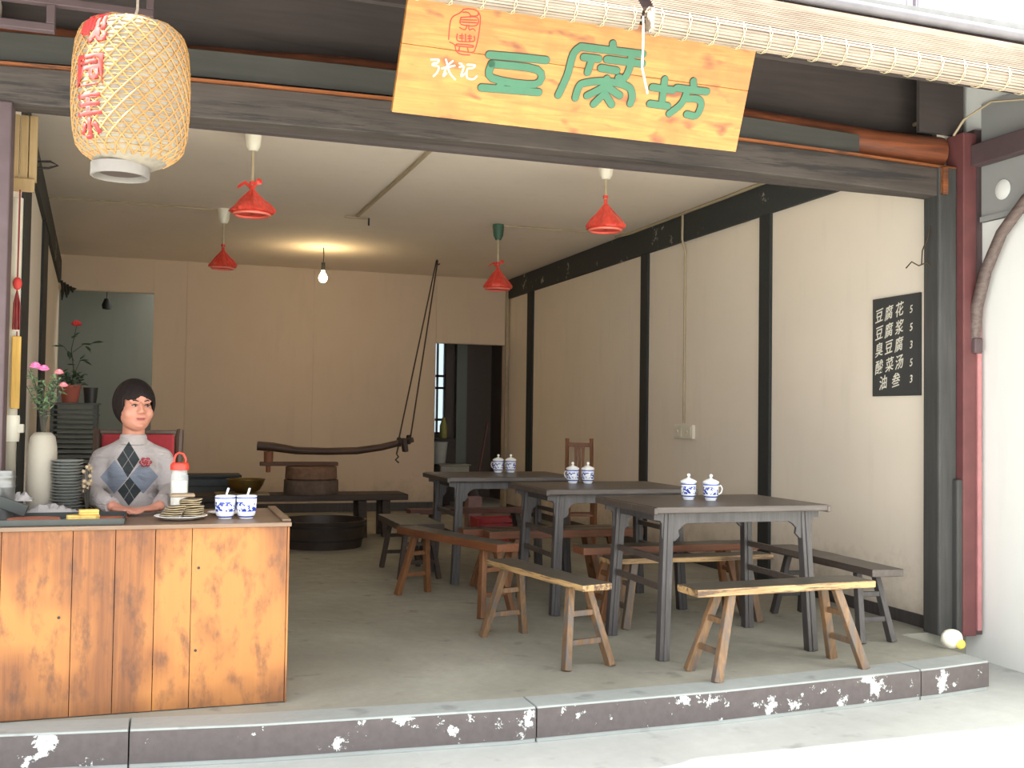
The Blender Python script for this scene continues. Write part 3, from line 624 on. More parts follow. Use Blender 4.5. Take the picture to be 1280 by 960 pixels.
for x, z in ((.02 + .13 - .0, .58), (.145, .24), (-.38, .40)): MB().lathe([(0, 0), (.006, 0), (.006, .0015), (0, .0015)], (0, 0, 0), 10, Matrix.Translation((x, -.5755, z)) @ Matrix.Rotation(PI / 2, 4, 'X')).build('knot_hole', M_IRON, ct, (ox, oy, 0))
ZC = .7635
# cups with spoons
cup0 = None
for x, y, rz, lab in ((.262, -.32, .4, 'blue and white cup with a spoon on the counter, left of the pair'), (.352, -.325, -.5, 'blue and white cup with a spoon, nearest the counter right end')):
    cz = ZC + .006
    if cup0 is None:
        cup0 = thing('spoon_cup', lab, 'cup', (x, y, ZC), rz, 'cups on the counter')
        MB().lathe([(0, 0), (.028, 0), (.030, .004), (.038, .018), (.0425, .04), (.044, .10), (.041, .10), (.039, .04), (.03, .012), (0, .010)], n=32, cap=False).build('cup_body', M_CUP, cup0, smooth=True)
        MB().lathe([(0, .075), (.0405, .075)], n=24, cap=False).build('soy_drink', plain('pale soy drink', (222, 210, 184), .3), cup0)
        MB().tube([(-.02, 0, .02), (.0, .0, .09), (.014, .0, .132)], [.006, .004, .005], 8).build('spoon', M_CHINA, cup0, smooth=True)
    else: c = copy_tree(cup0); c.location = (x, y, ZC); c.rotation_euler.z = rz; c['label'] = lab
t = thing('saucer_plate', 'flat white plate lying behind the two spoon cups', 'plate', (.285, -.12, ZC))
MB().lathe([(0, 0), (.055, 0), (.085, .008), (.09, .012), (.086, .012), (.05, .004), (0, .004)], n=32, cap=False).build('dish', M_CHINA, t, smooth=True)
# plate of flat cakes
pt = thing('oval_plate', 'white plate at the counter edge holding the stack of flat cakes', 'plate', (.078, -.33, ZC)); MB().lathe([(0, 0), (.06, 0), (.10, .012), (.112, .018), (.108, .02), (.06, .006), (0, .006)], n=36, cap=False).build('dish', M_CHINA, pt, smooth=True)
M_CAKE = plain('grey green flat cake', (112, 100, 82), .8, .3, 34); M_CRUST = plain('toasted cake rim', (178, 158, 124), .8, .2, 40)
nlay = ['bottom layer', 'second layer', 'third layer', 'fourth layer', 'fifth layer', 'sixth layer', 'seventh layer', 'eighth layer', 'top layer']
k = 0
for lay in range(9):
    zc = ZC + .0075 + lay * .0093
    for j, dx in enumerate((-.050, .047) if lay < 6 else (.02,)):
        sh = (8 - lay) * .003; x = dx * (1 - lay * .07) + (lay * .004); y = random.uniform(-.006, .006)
        side = ('left' if j == 0 else 'right') if lay < 6 else 'middle'
        t = thing('flat_cake', 'thin grey flat cake, %s of the stack on the plate, %s' % (nlay[lay], side), 'cake', (.078 + x, -.33 + y, zc), random.uniform(-.3, .3), 'flat cakes stacked on the plate')
        t.rotation_euler = (random.uniform(-.02, .02), random.uniform(-.03, .03), random.uniform(-.15, .15))
        b = MB(); vs = []; n = 18; rx, ry = .046 * random.uniform(.9, 1.0), .056 * random.uniform(.85, 1.02)
        for rr, dz in ((0, .003), (.9, .003)):
            pass
        prof = [(0, 0), (.9, 0), (1.0, .002), (1.0, .005), (.9, .0065), (0, .0072)]
        for r_, z_ in prof:
            for q in range(n):
                a = 2 * PI * q / n; wv = .004 * math.sin(3 * a + lay) * (r_ > .5); vs.append((max(r_, .001) * rx * math.cos(a), max(r_, .001) * ry * math.sin(a), z_ + wv * .35))
        fs = [(i * n + q, i * n + (q + 1) % n, (i + 1) * n + (q + 1) % n, (i + 1) * n + q) for i in range(5) for q in range(n)]
        b.add(vs, fs).build('cake_sheet', M_CAKE, t, smooth=True)
        MB().tube([(rx * math.cos(2 * PI * q / n), ry * math.sin(2 * PI * q / n), .0035 + .0014 * math.sin(3 * 2 * PI * q / n + lay)) for q in range(n)], .0022, 5, closed=True).build('rim', M_CRUST, t, smooth=True)
t = thing('folded_cloth', 'folded tan cloth on top of the flat cakes', 'cloth', (.085, -.29, ZC + .094)); MB().box(-.05, .05, -.035, .04, 0, .014).build('fold', plain('tan cloth', (158, 136, 112), .9, .1, 30), t, bevel=.006)
# jar with red lid
mg = Mt('clear jar glass'); mg.b.inputs['Alpha'].default_value = .22; M_GL = mg.out((.85, .88, .88), .05)
t = thing('glass_jar', 'glass jar of white sugar with a red looped lid beside the seller', 'jar', (.072, -.08, ZC))
MB().lathe([(0, 0), (.036, 0), (.039, .006), (.039, .17), (.034, .19), (.032, .20), (.030, .20), (.032, .188), (.0365, .168), (.0365, .008), (0, .004)], n=28, cap=False).build('jar_glass', M_GL, t, smooth=True)
MB().lathe([(0, .0085), (.0355, .0085), (.0355, .15), (0, .154)], n=28, cap=False).build('sugar', plain('white sugar', (236, 230, 214), .9, .05, 60), t, smooth=True)
rl = plain('red plastic lid', (216, 62, 44), .35, .05)
MB().lathe([(.0, .20), (.040, .20), (.041, .205), (.041, .222), (.035, .232), (.0, .234)], n=28, cap=False).build('lid', rl, t, smooth=True)
MB().tube([(.024, 0, .23), (.026, 0, .25), (.014, 0, .272), (-.004, 0, .278), (-.018, 0, .268), (-.024, 0, .25), (-.024, 0, .23)], .005, 8).build('loop_handle', rl, t, smooth=True)
# tray, leaning dark lid, cakes, papers
M_TRAY = plain('black oiled tray', (52, 56, 54), .4, .1, 20, .2)
t = thing('griddle_tray', 'long black shallow tray along the counter left end', 'tray', (-.42, -.345, ZC))
b = MB(); b.box(-.30, .27, -.16, .15, 0, .004); b.box(-.30, .27, -.166, -.16, 0, .026); b.box(-.30, .27, .15, .156, 0, .026); b.box(.27, .276, -.166, .156, 0, .026); b.box(-.306, -.30, -.166, .156, 0, .026)
b.build('tray_body', M_TRAY, t, bevel=.001)
t = thing('slanting_board', 'dark board slanting down onto the tray at the far left', 'board', (-.62, -.27, ZC + .034)); MB().bar((-.09, 0, .075), (.085, -.0, .004), .05, .018, up=(0, 1, 0)).build('plank', M_TRAY, t, bevel=.004)
M_YCAKE = plain('yellow cake', (232, 196, 112), .8, .1, 40)
for x, y, z, s, rz, lab in ((-.345, -.33, 0, .03, .2, 'yellow cake block lying lowest at the tray left'), (-.285, -.34, 0, .034, -.3, 'yellow cake block under the top one in the tray'), (-.29, -.33, .0225, .038, .15, 'yellow cake block topmost of the small pile'), (-.325, -.30, 0, .03, .9, 'yellow cake block at the rear of the small pile')):
    t = thing('cake_block', lab, 'cake', (x, y, ZC + .0042 + z), rz, 'yellow cakes in the tray'); MB().box(-s, s, -.024, .024, 0, .010).build('lower_slice', M_YCAKE, t, bevel=.003); MB().box(-s, s, -.023, .024, .0101, .0215).build('upper_slice', M_YCAKE, t, bevel=.003)
t = thing('flat_bean_cake', 'reddish brown flat cake lying in the tray behind the seller hands', 'cake', (-.26, -.28, ZC + .0042)); MB().lathe([(0, 0), (.10, 0), (.105, .004), (.1, .008), (0, .009)], n=24).build('slab', plain('reddish cake', (150, 84, 60), .6, .2), t, smooth=True); t.scale = (1.2, .5, 1)
t = thing('flat_bean_cake', 'reddish brown flat cake at the tray left half', 'cake', (-.50, -.33, ZC + .0042)); MB().lathe([(0, 0), (.10, 0), (.105, .004), (.1, .012), (0, .013)], n=24).build('slab', _M['reddish cake'], t, smooth=True); t.scale = (1.0, .8, 1)
M_PAPER = plain('pale wrapping paper', (160, 154, 152), .9, .05)
def sheet(name, lab, cx, cy, z, lx, ly, h, seed, cat='paper'):
    random.seed(seed); nx, ny = 16, 10; hs = [[random.random() for _ in range(ny + 1)] for _ in range(nx + 1)]
    vs = []; 
    for top in (1, 0):
        for i in range(nx + 1):
            for j in range(ny + 1):
                e = min(1, 2.4 * min(i / nx, 1 - i / nx) + .25) * min(1, 2.4 * min(j / ny, 1 - j / ny) + .25)
                vs.append((lx * (i / nx - .5) + .006 * hs[i][j], ly * (j / ny - .5), (h * e * (.6 + .5 * hs[i][j])) if top else 0))
    n1 = (nx + 1) * (ny + 1); fs = []
    for i in range(nx):
        for j in range(ny):
            a = i * (ny + 1) + j; fs.append((a, a + ny + 1, a + ny + 2, a + 1)); fs.append((n1 + a, n1 + a + 1, n1 + a + ny + 2, n1 + a + ny + 1))
    bd = [i * (ny + 1) for i in range(nx + 1)] + [nx * (ny + 1) + j for j in range(1, ny + 1)] + [i * (ny + 1) + ny for i in range(nx - 1, -1, -1)] + [j for j in range(ny - 1, 0, -1)]
    for a, c in zip(bd, bd[1:] + bd[:1]): fs.append((a, n1 + a, n1 + c, c))
    t = thing(name, lab, cat, (cx, cy, z)); MB().add(vs, fs).build('folds', M_PAPER, t, smooth=True); return t
sheet('wrapping_paper', 'flat pile of pale wrapping paper behind the tray', -.46, -.125, ZC, .25, .11, .055, 3)
sheet('crumpled_napkin', 'crumpled white napkin against the white vase', -.575, -.16, ZC + .075, .09, .07, .035, 5, 'napkin').parent = None
t = thing('steel_canister', 'tall steel canister with ringed neck at the counter left end', 'canister', (-.625, -.20, ZC)); MB().lathe([(0, 0), (.032, 0), (.034, .004), (.034, .13), (.037, .135), (.037, .142), (.034, .147), (.034, .17), (.037, .175), (.037, .182), (.033, .188), (.033, .205), (0, .208)], n=28).build('can_body', plain('brushed steel', (130, 130, 128), .45, .05, 30, .7), t, smooth=True)
# stack of plates behind
t0 = None
names = ['bottom', 'second', 'third', 'fourth', 'fifth', 'sixth', 'seventh', 'eighth', 'ninth', 'tenth', 'eleventh', 'twelfth', 'thirteenth', 'fourteenth', 'fifteenth', 'sixteenth', 'seventeenth', 'topmost']
for i in range(18):
    lab = 'grey white plate, %s in the stack left of the seller' % names[i] + ('' if i in (0, 17) else ' from below')
    if t0 is None:
        t0 = tag(MB().lathe([(0, 0), (.038, 0), (.064, .010), (.069, .0125), (.066, .0135), (.038, .004), (0, .004)], n=28, cap=False).build('stacked_plate', plain('grey white china', (150, 153, 150), .3, .04), smooth=True), lab, 'plate', 'plates stacked beside the seller'); o = t0
    else: o = t0.copy(); C.objects.link(o); o['label'] = lab
    o.location = (-.405 + random.uniform(-.003, .003), -.005 + random.uniform(-.003, .003), ZC + .0135 * i)

# ================================================================== FLOWERS, VASE, RACK
M_LEAF = plain('dark leaf green', (58, 84, 56), .6, .2, 20); M_LEAF2 = plain('mid leaf green', (96, 122, 84), .6, .2, 20); M_STEM = plain('dark stem', (60, 56, 48), .8, .1)
M_PINK = plain('pink petals', (222, 118, 168), .6, .15, 30); M_PINK2 = plain('salmon pink petals', (232, 130, 138), .6, .12, 30); M_ROSE = plain('red rose petals', (196, 50, 50), .6, .12, 30)
def leaf(b, p, d, L, W):
    p = Vector(p); d = Vector(d).normalized(); s = d.cross(Vector((0, 0, 1)));
    if s.length < .1: s = Vector((1, 0, 0))
    s.normalize(); n = s.cross(d); 
    pts = [(0, 0, 0), (.3, .45, .06), (.65, .5, .04), (1, 0, -.10), (.65, -.5, .04), (.3, -.45, .06), (.5, 0, -.05)]
    vs = [p + d * L * a + s * W * c + n * L * e for a, c, e in pts]; k = len(b.v)
    b.add(vs, [(0, 1, 6), (1, 2, 6), (2, 3, 6), (3, 4, 6), (4, 5, 6), (5, 0, 6)])
def bloom(name, parent, p, r, m, layers=4):
    b = MB(); p = Vector(p)
    for L in range(layers):
        nn = 5 + L; til = .25 + .32 * L
        for k in range(nn):
            a = 2 * PI * k / nn + L * .6; d = Vector((math.cos(a) * math.sin(til), math.sin(a) * math.sin(til), math.cos(til)))
            c = p + d * r * .55; M = d.to_track_quat('Z', 'Y').to_matrix().to_4x4(); b.ell(c, r * .36, r * .12, r * .5, 8, 6, Matrix.Rotation(a, 4, 'Z') @ Matrix.Rotation(til, 4, 'Y') @ Matrix.Rotation(PI / 2, 4, 'Z'))
    b.ell(p + Vector((0, 0, r * .35)), r * .35, r * .35, r * .3, 8, 6)
    return b.build(name, m, parent, smooth=True)
va = thing('tall_vase', 'tall plain white cylinder vase at the counter left end', 'vase', (-.512, .035, ZC))
MB().lathe([(0, 0), (.058, 0), (.062, .01), (.064, .18), (.060, .30), (.052, .345), (.035, .362), (.018, .364), (.018, .33), (0, .33)], n=32, cap=False).build('vase_body', plain('off white china', (156, 148, 134), .6, .04), va, smooth=True)
bq = thing('flower_bunch', 'bunch of pink flowers with small leaves standing in the white vase', 'flowers', (-.512, .035, ZC + .332))
b = MB(); lv = MB(); tips = []
random.seed(11)
for k in range(13):
    a = random.uniform(0, 2 * PI); sp = random.uniform(.02, .10); h = random.uniform(.17, .32)
    tip = Vector((math.cos(a) * sp * 1.1, math.sin(a) * sp * .7, h)); mid = Vector((tip.x * .25, tip.y * .25, h * .55))
    b.tube([(0, 0, -.04 + .04), mid, tip], [.0032, .0024, .0014], 5); tips.append(tip)
    for q in range(14):
        t_ = random.uniform(.35, 1); p = mid.lerp(tip, (t_ - .35) / .65); d = Vector((random.uniform(-1, 1), random.uniform(-1, 1), random.uniform(-.4, .8))); leaf(lv, p, d, random.uniform(.022, .036), .011)
b.tube([(0, 0, 0), (0.004, 0, .10), (0, 0, .16)], .009, 6)
b.build('stems', M_STEM, bq, smooth=True); tag(lv.build('leaves', M_LEAF2, bq), kind='stuff')
bloom('pink_bloom', bq, (-.035, -.03, .315), .028, M_PINK); bloom('pink_bloom', bq, (.0, -.03, .305), .026, M_PINK); bloom('salmon_bloom', bq, (.062, -.03, .292), .022, M_PINK2); bloom('salmon_bloom', bq, (.082, -.03, .235), .021, M_PINK2)
t = thing('dried_posy', 'small faded posy of dried flowers beside the stacked plates', 'flowers', (-.318, -.035, ZC)); b = MB(); st = MB()
random.seed(4)
for k in range(26):
    p = Vector((random.uniform(-.018, .016), random.uniform(-.018, .018), random.uniform(.10, .22))); st.tube([(0, 0, 0), p * .55, p], .0018, 4); b.ell(p, .009, .009, .009, 6, 5)
st.build('stems', M_STEM, t); tag(b.build('dry_flowers', plain('dried beige flowers', (156, 138, 112), .9, .2, 30), t), kind='stuff')
# slatted rack with potted rose at the left wall
rk = thing('steamer_rack', 'dark slatted bamboo rack by the left wall behind the seller', 'rack', (-.60, 3.0, 0))
M_RACK = wood('dark bamboo slat', (56, 58, 54), (84, 86, 78), 'x', 1, .6)
for x in (-.145, .135):
    for y in (-.12, .12): MB().box(x - .012, x + .012, y - .012, y + .012, 0, 1.265).build('post', M_RACK, rk)
sl = MB().box(-.15, .15, -.14, .14, 0, .013).build('slat', M_RACK, rk, bevel=.002); sl.location.z = .30
for k in range(1, 27):
    c = sl.copy(); C.objects.link(c); c.parent = rk; c.location = (random.uniform(-.004, .004), 0, .30 + k * .0355)
MB().box(-.16, .16, -.15, .15, 1.266, 1.28).build('top_shelf', M_RACK, rk)
po = thing('potted_rose', 'tall red rose in a terracotta pot on the slatted rack', 'plant', (-.64, 3.0, 1.281))
MB().lathe([(0, 0), (.052, 0), (.068, .10), (.074, .10), (.074, .125), (.066, .125), (.06, .10), (0, .10)], n=24, cap=False).build('pot', plain('terracotta', (150, 78, 62), .8, .1), po, smooth=True)
MB().lathe([(0, .106), (.06, .106)], n=20, cap=False).build('soil', plain('dark soil', (48, 42, 36), .95), po)
b = MB(); b.tube([(0, 0, .10), (.02, 0, .22), (.0, 0, .38), (.03, 0, .55)], [.004, .0035, .003, .002], 6); b.tube([(.02, 0, .3), (-.05, 0, .40), (-.09, 0, .42)], .002, 5); b.tube([(0.01, 0, .36), (.08, 0, .42), (.14, 0, .43)], .002, 5); b.tube([(.02, 0, .2), (.06, 0, .30), (.10, 0, .31)], .002, 5)
b.build('stem', M_STEM, po, smooth=True)
for p, d, L in (((.0, 0, .46), (.3, 0, .3), .075), ((.06, 0, .42), (1, 0, .1), .075), ((.13, 0, .43), (1, 0, .25), .085), ((.09, 0, .41), (.6, 0, -.6), .07), ((-.05, 0, .40), (-1, 0, .1), .08), ((-.02, 0, .37), (.2, 0, -1), .07), ((.05, 0, .30), (1, 0, .2), .07), ((.08, 0, .30), (1, 0, -.4), .07), ((.03, 0, .27), (-.8, 0, .1), .06), ((.06, 0, .31), (.4, 0, .5), .055)):
    b = MB(); leaf(b, p, d, L, L * .62); leaf(b, (p[0], p[1] + .01, p[2]), (d[0], .6, d[2]), L * .9, L * .5); b.build('leaf', M_LEAF, po)
lv = MB(); random.seed(9)
for k in range(60): leaf(lv, (random.uniform(-.07, .09), random.uniform(-.05, .05), random.uniform(.11, .22)), (random.uniform(-1, 1), random.uniform(-1, 1), random.uniform(-.1, 1)), .05, .026)
tag(lv.build('low_leaves', M_LEAF, po), kind='stuff')
bloom('rose_bloom', po, (.03, 0, .55), .04, M_ROSE)
t = thing('black_pot', 'small dark pot beside the terracotta pot on the rack', 'pot', (-.505, 3.0, 1.281)); MB().lathe([(0, 0), (.04, 0), (.05, .11), (.046, .11), (.038, .01), (0, .01)], n=20, cap=False).build('pot_wall', M_IRON, t, smooth=True)
# ================================================================== MILL CORNER AT THE BACK
random.seed(21)
t = thing('mill_bench', 'long heavy dark bench carrying the stone mill at the back wall', 'bench', (1.28, 5.42, 0))
MB().box(-1.05, 1.06, -.22, .24, .375, .435).build('plank_top', M_MILL, t, bevel=.008)
for x in (-.85, .62, .86): MB().bar((x, -.12, 0), (x - .01, -.12, .374), .085, .075).build('leg', M_MILL, t, bevel=.006); MB().bar((x, .16, 0), (x, .16, .374), .085, .075).build('leg', M_MILL, t, bevel=.006)
M_STONE = plain('grey brown mill stone', (104, 86, 74), .9, .25, 22, 0, .5)
t = thing('stone_mill', 'round two-layer stone mill on the heavy bench', 'mill', (1.40, 5.42, .436))
MB().lathe([(0, 0), (.262, 0), (.268, .01), (.265, .135), (.255, .14), (0, .14)], n=40, cap=False).build('lower_stone', M_STONE, t, smooth=True)
MB().lathe([(0, .145), (.245, .145), (.255, .152), (.25, .262), (.235, .27), (.05, .272), (.045, .25), (0, .25)], n=40, cap=False).build('upper_stone', plain('brown mill stone', (124, 94, 74), .9, .2, 22, 0, .5), t, smooth=True)
MB().box(-.50, .26, -.045, .045, .273, .312).build('turning_bar', wood('reddish mill bar', (86, 58, 44), (112, 76, 56), 'x', 1, .7), t, bevel=.006)
MB().lathe([(0, -.055), (.022, -.05), (.024, .045), (.044, .05), (.046, .15), (0, .155)], (-.42, 0, .262), 12).build('peg', wood('orange brown peg', (128, 76, 50), (156, 98, 66), 'z', 1, .6), t, smooth=True)
t = thing('push_pole', 'long curved log handle hung on ropes beside the mill', 'pole', (1.0, 5.42, .86))
pp = [(-.13, 0, .045), (.02, 0, .035), (.25, 0, .0), (.55, 0, -.008), (.85, 0, .0), (1.1, 0, .035), (1.30, 0, .085), (1.43, 0, .115)]
MB().tube(pp, [.045, .044, .038, .036, .037, .035, .033, .026], 12).build('log', wood('dark bent log', (48, 34, 30), (96, 66, 46), 'x', 1.2, .55), t, smooth=True)
MB().bar((1.33, -.0, .13), (1.35, .0, -.01), .045, .12).build('cross_piece', M_MILL, t, bevel=.008)
for x, z in ((1.27, .09), (1.37, .115)):
    b = MB()
    for k in range(3): b.tube([(x + .012 * k + .0, .044 * math.cos(a), z + .044 * math.sin(a)) for a in [2 * PI * i / 14 for i in range(14)]], .006, 5, closed=True)
    b.build('rope_wrap', M_ROPE, t, smooth=True)
MB().tube([(1.27, -.03, .05), (1.25, -.04, -.03), (1.27, -.04, -.06), (1.24, -.04, -.09), (1.275, -.04, -.12)], .009, 6).build('rope_end', M_ROPE, t, smooth=True)
MB().tube([(1.28, 0, .12), (1.97, 1.29, 2.17)], .0085, 6).build('rope', M_ROPE, t); MB().tube([(1.40, 0, .13), (1.985, 1.29, 2.17)], .0085, 6).build('rope', M_ROPE, t)
t = thing('ceiling_hook', 'iron hook in the ceiling holding the two mill ropes', 'hook', (2.98, 6.71, 3.0)); MB().tube([(0, 0, .045), (0, 0, .0), (.02, 0, -.015), (.03, 0, .0)], .008, 6).build('hook_rod', M_IRON, t)
t = thing('brass_basin', 'wide brass coloured basin on the bench left of the mill', 'basin', (.765, 5.36, .455))
MB().lathe([(0, .0), (.09, 0), (.135, .03), (.165, .08), (.18, .125), (.186, .127), (.186, .132), (.175, .130), (.155, .08), (.125, .035), (.08, .012), (0, .012)], n=36, cap=False).build('bowl', plain('tarnished brass', (132, 106, 56), .4, .2, 12, .7), t, smooth=True)
t = thing('cutting_board', 'thin pale board under the brass basin', 'board', (.70, 5.36, .4355)); MB().box(-.22, .28, -.15, .15, 0, .018).build('plank', wood('pale board', (140, 120, 84), (166, 144, 104), 'x'), t, bevel=.003)
t = thing('low_cabinet', 'dark blue grey slatted cabinet behind the counter cups', 'cabinet', (.47, 6.2, 0)); mb = plain('dark blue grey paint', (52, 58, 62), .6, .15)
MB().box(-.27, .27, -.18, .2, 0, .56).build('body', mb, t, bevel=.004); MB().box(-.30, .30, -.21, .22, .561, .585).build('top', mb, t, bevel=.004)
for k in range(6): MB().box(-.22, .22, -.192, -.181, .09 + k * .078, .15 + k * .078).build('slat', plain('blue grey slat', (70, 78, 82), .6, .1), t, bevel=.002)
t = thing('wooden_tub', 'big dark round tub on the floor under the mill bench', 'tub', (1.42, 4.72, 0))
b = MB().lathe([(.0, 0.02), (.33, .02), (.36, .0), (.40, .24), (.405, .25), (.385, .25), (.34, .03), (0, .03)], n=40, cap=False).build('staves', plain('dark wet tub wood', (56, 46, 40), .5, .25, 10), t, smooth=True)
for z, r_ in ((.07, .372), (.19, .397)): MB().lathe([(r_, z), (r_ + .006, z), (r_ + .008, z + .022), (r_ + .002, z + .022)], n=40, cap=False).build('hoop', M_IRON, t, smooth=True)
# small bamboo chair at the right wall
M_BC = wood('orange bamboo chair wood', (112, 68, 42), (150, 96, 60), 'z', 1, .5)
t = thing('bamboo_chair', 'small reddish bamboo chair with tall slatted back at the right wall', 'chair', (3.80, 4.22, 0), math.radians(-16))
for x in (-.125, .125):
    MB().tube([(x, .14, 0), (x, .15, .5), (x * .95, .18, .99), (x * .95, .185, 1.02)], [.017, .017, .018, .02], 8).build('back_post', M_BC, t, smooth=True); MB().tube([(x, -.13, 0), (x, -.13, .44)], .017, 8).build('front_leg', M_BC, t, smooth=True)
MB().box(-.15, .15, -.15, .13, .441, .47).build('seat', M_BC, t, bevel=.004)
for z in (.60, .96): MB().box(-.11, .11, .15, .172, z - .02, z + .02).build('back_rail', M_BC, t, bevel=.004)
for x in (-.035, 0, .035): MB().box(x - .013, x + .013, .153, .165, .621, .939).build('back_slat', M_BC, t, bevel=.002)
for z in (.16, .30): MB().box(-.125, .125, -.138, -.122, z - .01, z + .01).build('rung', M_BC, t); MB().box(-.125, .125, .13, .146, z - .01, z + .01).build('rung', M_BC, t)
t = thing('red_crate', 'red plastic crate on the floor behind the rear table', 'crate', (3.0, 4.42, 0)); mr = plain('red crate plastic', (150, 36, 44), .5, .08)
MB().box(-.19, .19, -.13, .13, 0, .02).build('crate_base', mr, t)
for k in range(5): MB().box(-.19, .19, -.14, -.13, .03 + k * .05, .068 + k * .05).build('front_slat', mr, t)
for x in (-.19, -.06, .06, .18): MB().box(x - .0, x + .012, -.1299, -.12, .02, .27).build('rib', mr, t)
MB().box(-.19, .19, .12, .13, .02, .27).build('rear_side', mr, t); MB().box(-.2, -.19, -.13, .13, .02, .27).build('end_side', mr, t); MB().box(.193, .203, -.13, .13, .02, .27).build('end_side', mr, t)
t = thing('pink_box', 'small pinkish cardboard box standing behind the red crate', 'box', (2.90, 4.80, 0)); MB().box(-.07, .07, -.07, .07, 0, .42).build('carton', plain('pinkish card', (134, 104, 100), .8), t, bevel=.003); MB().box(-.072, .072, -.072, .072, .421, .435).build('lid_flap', _M['pinkish card'], t)

# ================================================================== PENDANT LAMPS
M_BAG = Mt('red plastic bag'); f = M_BAG.noise(M_BAG.vec((1, 1, .4)), 30, 4, .6, 1.0)
M_BAG.b.inputs['Transmission Weight'].default_value = .0; _cb = M_BAG.ramp(f, [(.3, lin((196, 52, 42))), (.7, lin((232, 84, 66)))])
M_BAG = M_BAG.out(_cb, .35, f, .4, .006); M_GREENC = plain('green ceiling rose', (58, 92, 74), .5, .06)
def pendant(lab, x, y, zr, zt, zb, R, rose=M_WPL, ears=True, seed=1):
    random.seed(seed)
    t = thing('pendant_lamp', lab, 'lamp', (x, y, 3.045), 0, 'red bagged ceiling lamps')
    h = 3.045 - zr
    MB().lathe([(0, 0), (.052, 0), (.054, -.02), (.046, -h * .75), (.028, -h), (0, -h)], n=22, cap=False).build('ceiling_rose', rose, t, smooth=True)
    MB().tube([(0, 0, -h), (0, 0, zt - 3.045 - .015)], .011, 8).build('rod', M_PIPE, t, smooth=True)
    z0, z1 = zt - 3.045, zb - 3.045; H_ = z1 - z0; n = 44
    ph = [random.uniform(0, 6) for _ in range(3)]
    b = MB(); vs = []; prof = [(.03, 0), (.02, .10), (.06, .15), (.26, .30), (.50, .50), (.74, .70), (.93, .86), (1.0, .94), (.96, 1.0), (.75, 1.03), (0.01, 1.04)]
    for i, (rr, zz_) in enumerate(prof):
        for k in range(n):
            a = 2 * PI * k / n; fold = 1 + (.16 if 0 < i < 8 else .05) * (1 - rr * .62) * math.sin(9 * a + ph[0]) * .8 + .05 * math.sin(4 * a + ph[1]) + .03 * math.sin(17 * a + ph[2])
            r_ = max(rr * R, .012) * fold; vs.append((r_ * math.cos(a), r_ * math.sin(a), z0 + H_ * zz_ + (.012 * math.sin(3 * a + ph[1]) if 5 <= i <= 7 else 0)))
    fs = [(i * n + k, i * n + (k + 1) % n, (i + 1) * n + (k + 1) % n, (i + 1) * n + k) for i in range(len(prof) - 1) for k in range(n)] + [tuple(range(n))]
    b.add(vs, fs); bag = b.build('red_bag', M_BAG, t, smooth=True)
    MB().lathe([(R * .84, z1 - .004), (R * .88, z1 - .010), (R * .86, z1 - .018), (R * .74, z1 - .020)], (0, 0, 0), 36, cap=False).build('shade_rim', plain('pale red shade rim', (240, 130, 112), .4, .05), t, smooth=True)
    if ears:
        for s, (ax, az) in enumerate(((-.09, -.005), (.06, .04))):
            MB().add([(0, -.012, z0 - .01), (ax * .5, -.02, z0 + .03 + az * .5), (ax, -.008, z0 + az), (ax * 1.05, .01, z0 + az - .02), (ax * .5, .012, z0 + .01), (0, .01, z0 - .03), (ax * .5, 0, z0 + .018 + az * .5)], [(0, 1, 6), (1, 2, 6), (2, 3, 6), (3, 4, 6), (4, 5, 6), (5, 0, 6)]).build('knot_ear', M_BAG, t)
    MB().lathe([(0, .0), (.018, .0), (.02, .012), (.018, .022), (0, .022)], (0, 0, z0 + .006), 12, cap=False).build('knot', M_BAG, t, smooth=True)
    return t
pendant('ceiling lamp tied in a red plastic bag with knot ears, nearest the lantern', .505, 1.82, 2.915, 2.69, 2.515, .138, seed=2)
pendant('ceiling lamp in a red plastic bag, smallest, at the back left', .465, 4.56, 2.915, 2.70, 2.525, .118, ears=False, seed=3)
pendant('ceiling lamp in a rounded red plastic bag below the sign', 2.955, 1.76, 2.93, 2.785, 2.575, .140, ears=False, seed=4)
pendant('ceiling lamp in a red plastic bag under a green ceiling rose', 2.965, 4.32, 2.90, 2.66, 2.44, .138, rose=M_GREENC, seed=5)
t = thing('bare_bulb', 'lit bare bulb hanging on a short wire from the ceiling', 'lamp', (1.61, 6.36, 3.045))
MB().tube([(0, 0, 0), (.004, 0, -.09), (0, 0, -.17)], .006, 6).build('wire', M_ROPE, t); MB().lathe([(0, 0), (.02, 0), (.024, -.07), (.018, -.085), (0, -.085)], (0, 0, -.165), 14).build('socket', M_IRON, t, smooth=True)
mE = Mt('lit bulb glass'); mE.b.inputs['Emission Color'].default_value = (1, .86, .5, 1); mE.b.inputs['Emission Strength'].default_value = 9; mE.out((1, .95, .8), .4)
MB().lathe([(.016, 0), (.02, -.02), (.042, -.06), (.048, -.085), (.040, -.115), (.02, -.132), (0, -.135)], (0, 0, -.25), 24, cap=False).build('bulb_glass', mE.m, t, smooth=True)
bl_ = bpy.data.lights.new('bulb_light', 'POINT'); bo = bpy.data.objects.new('bulb_light', bl_); C.objects.link(bo); bo.location = (1.61, 6.36, 2.72); bl_.energy = 16; bl_.color = (1, .72, .36); bl_.shadow_soft_size = .06
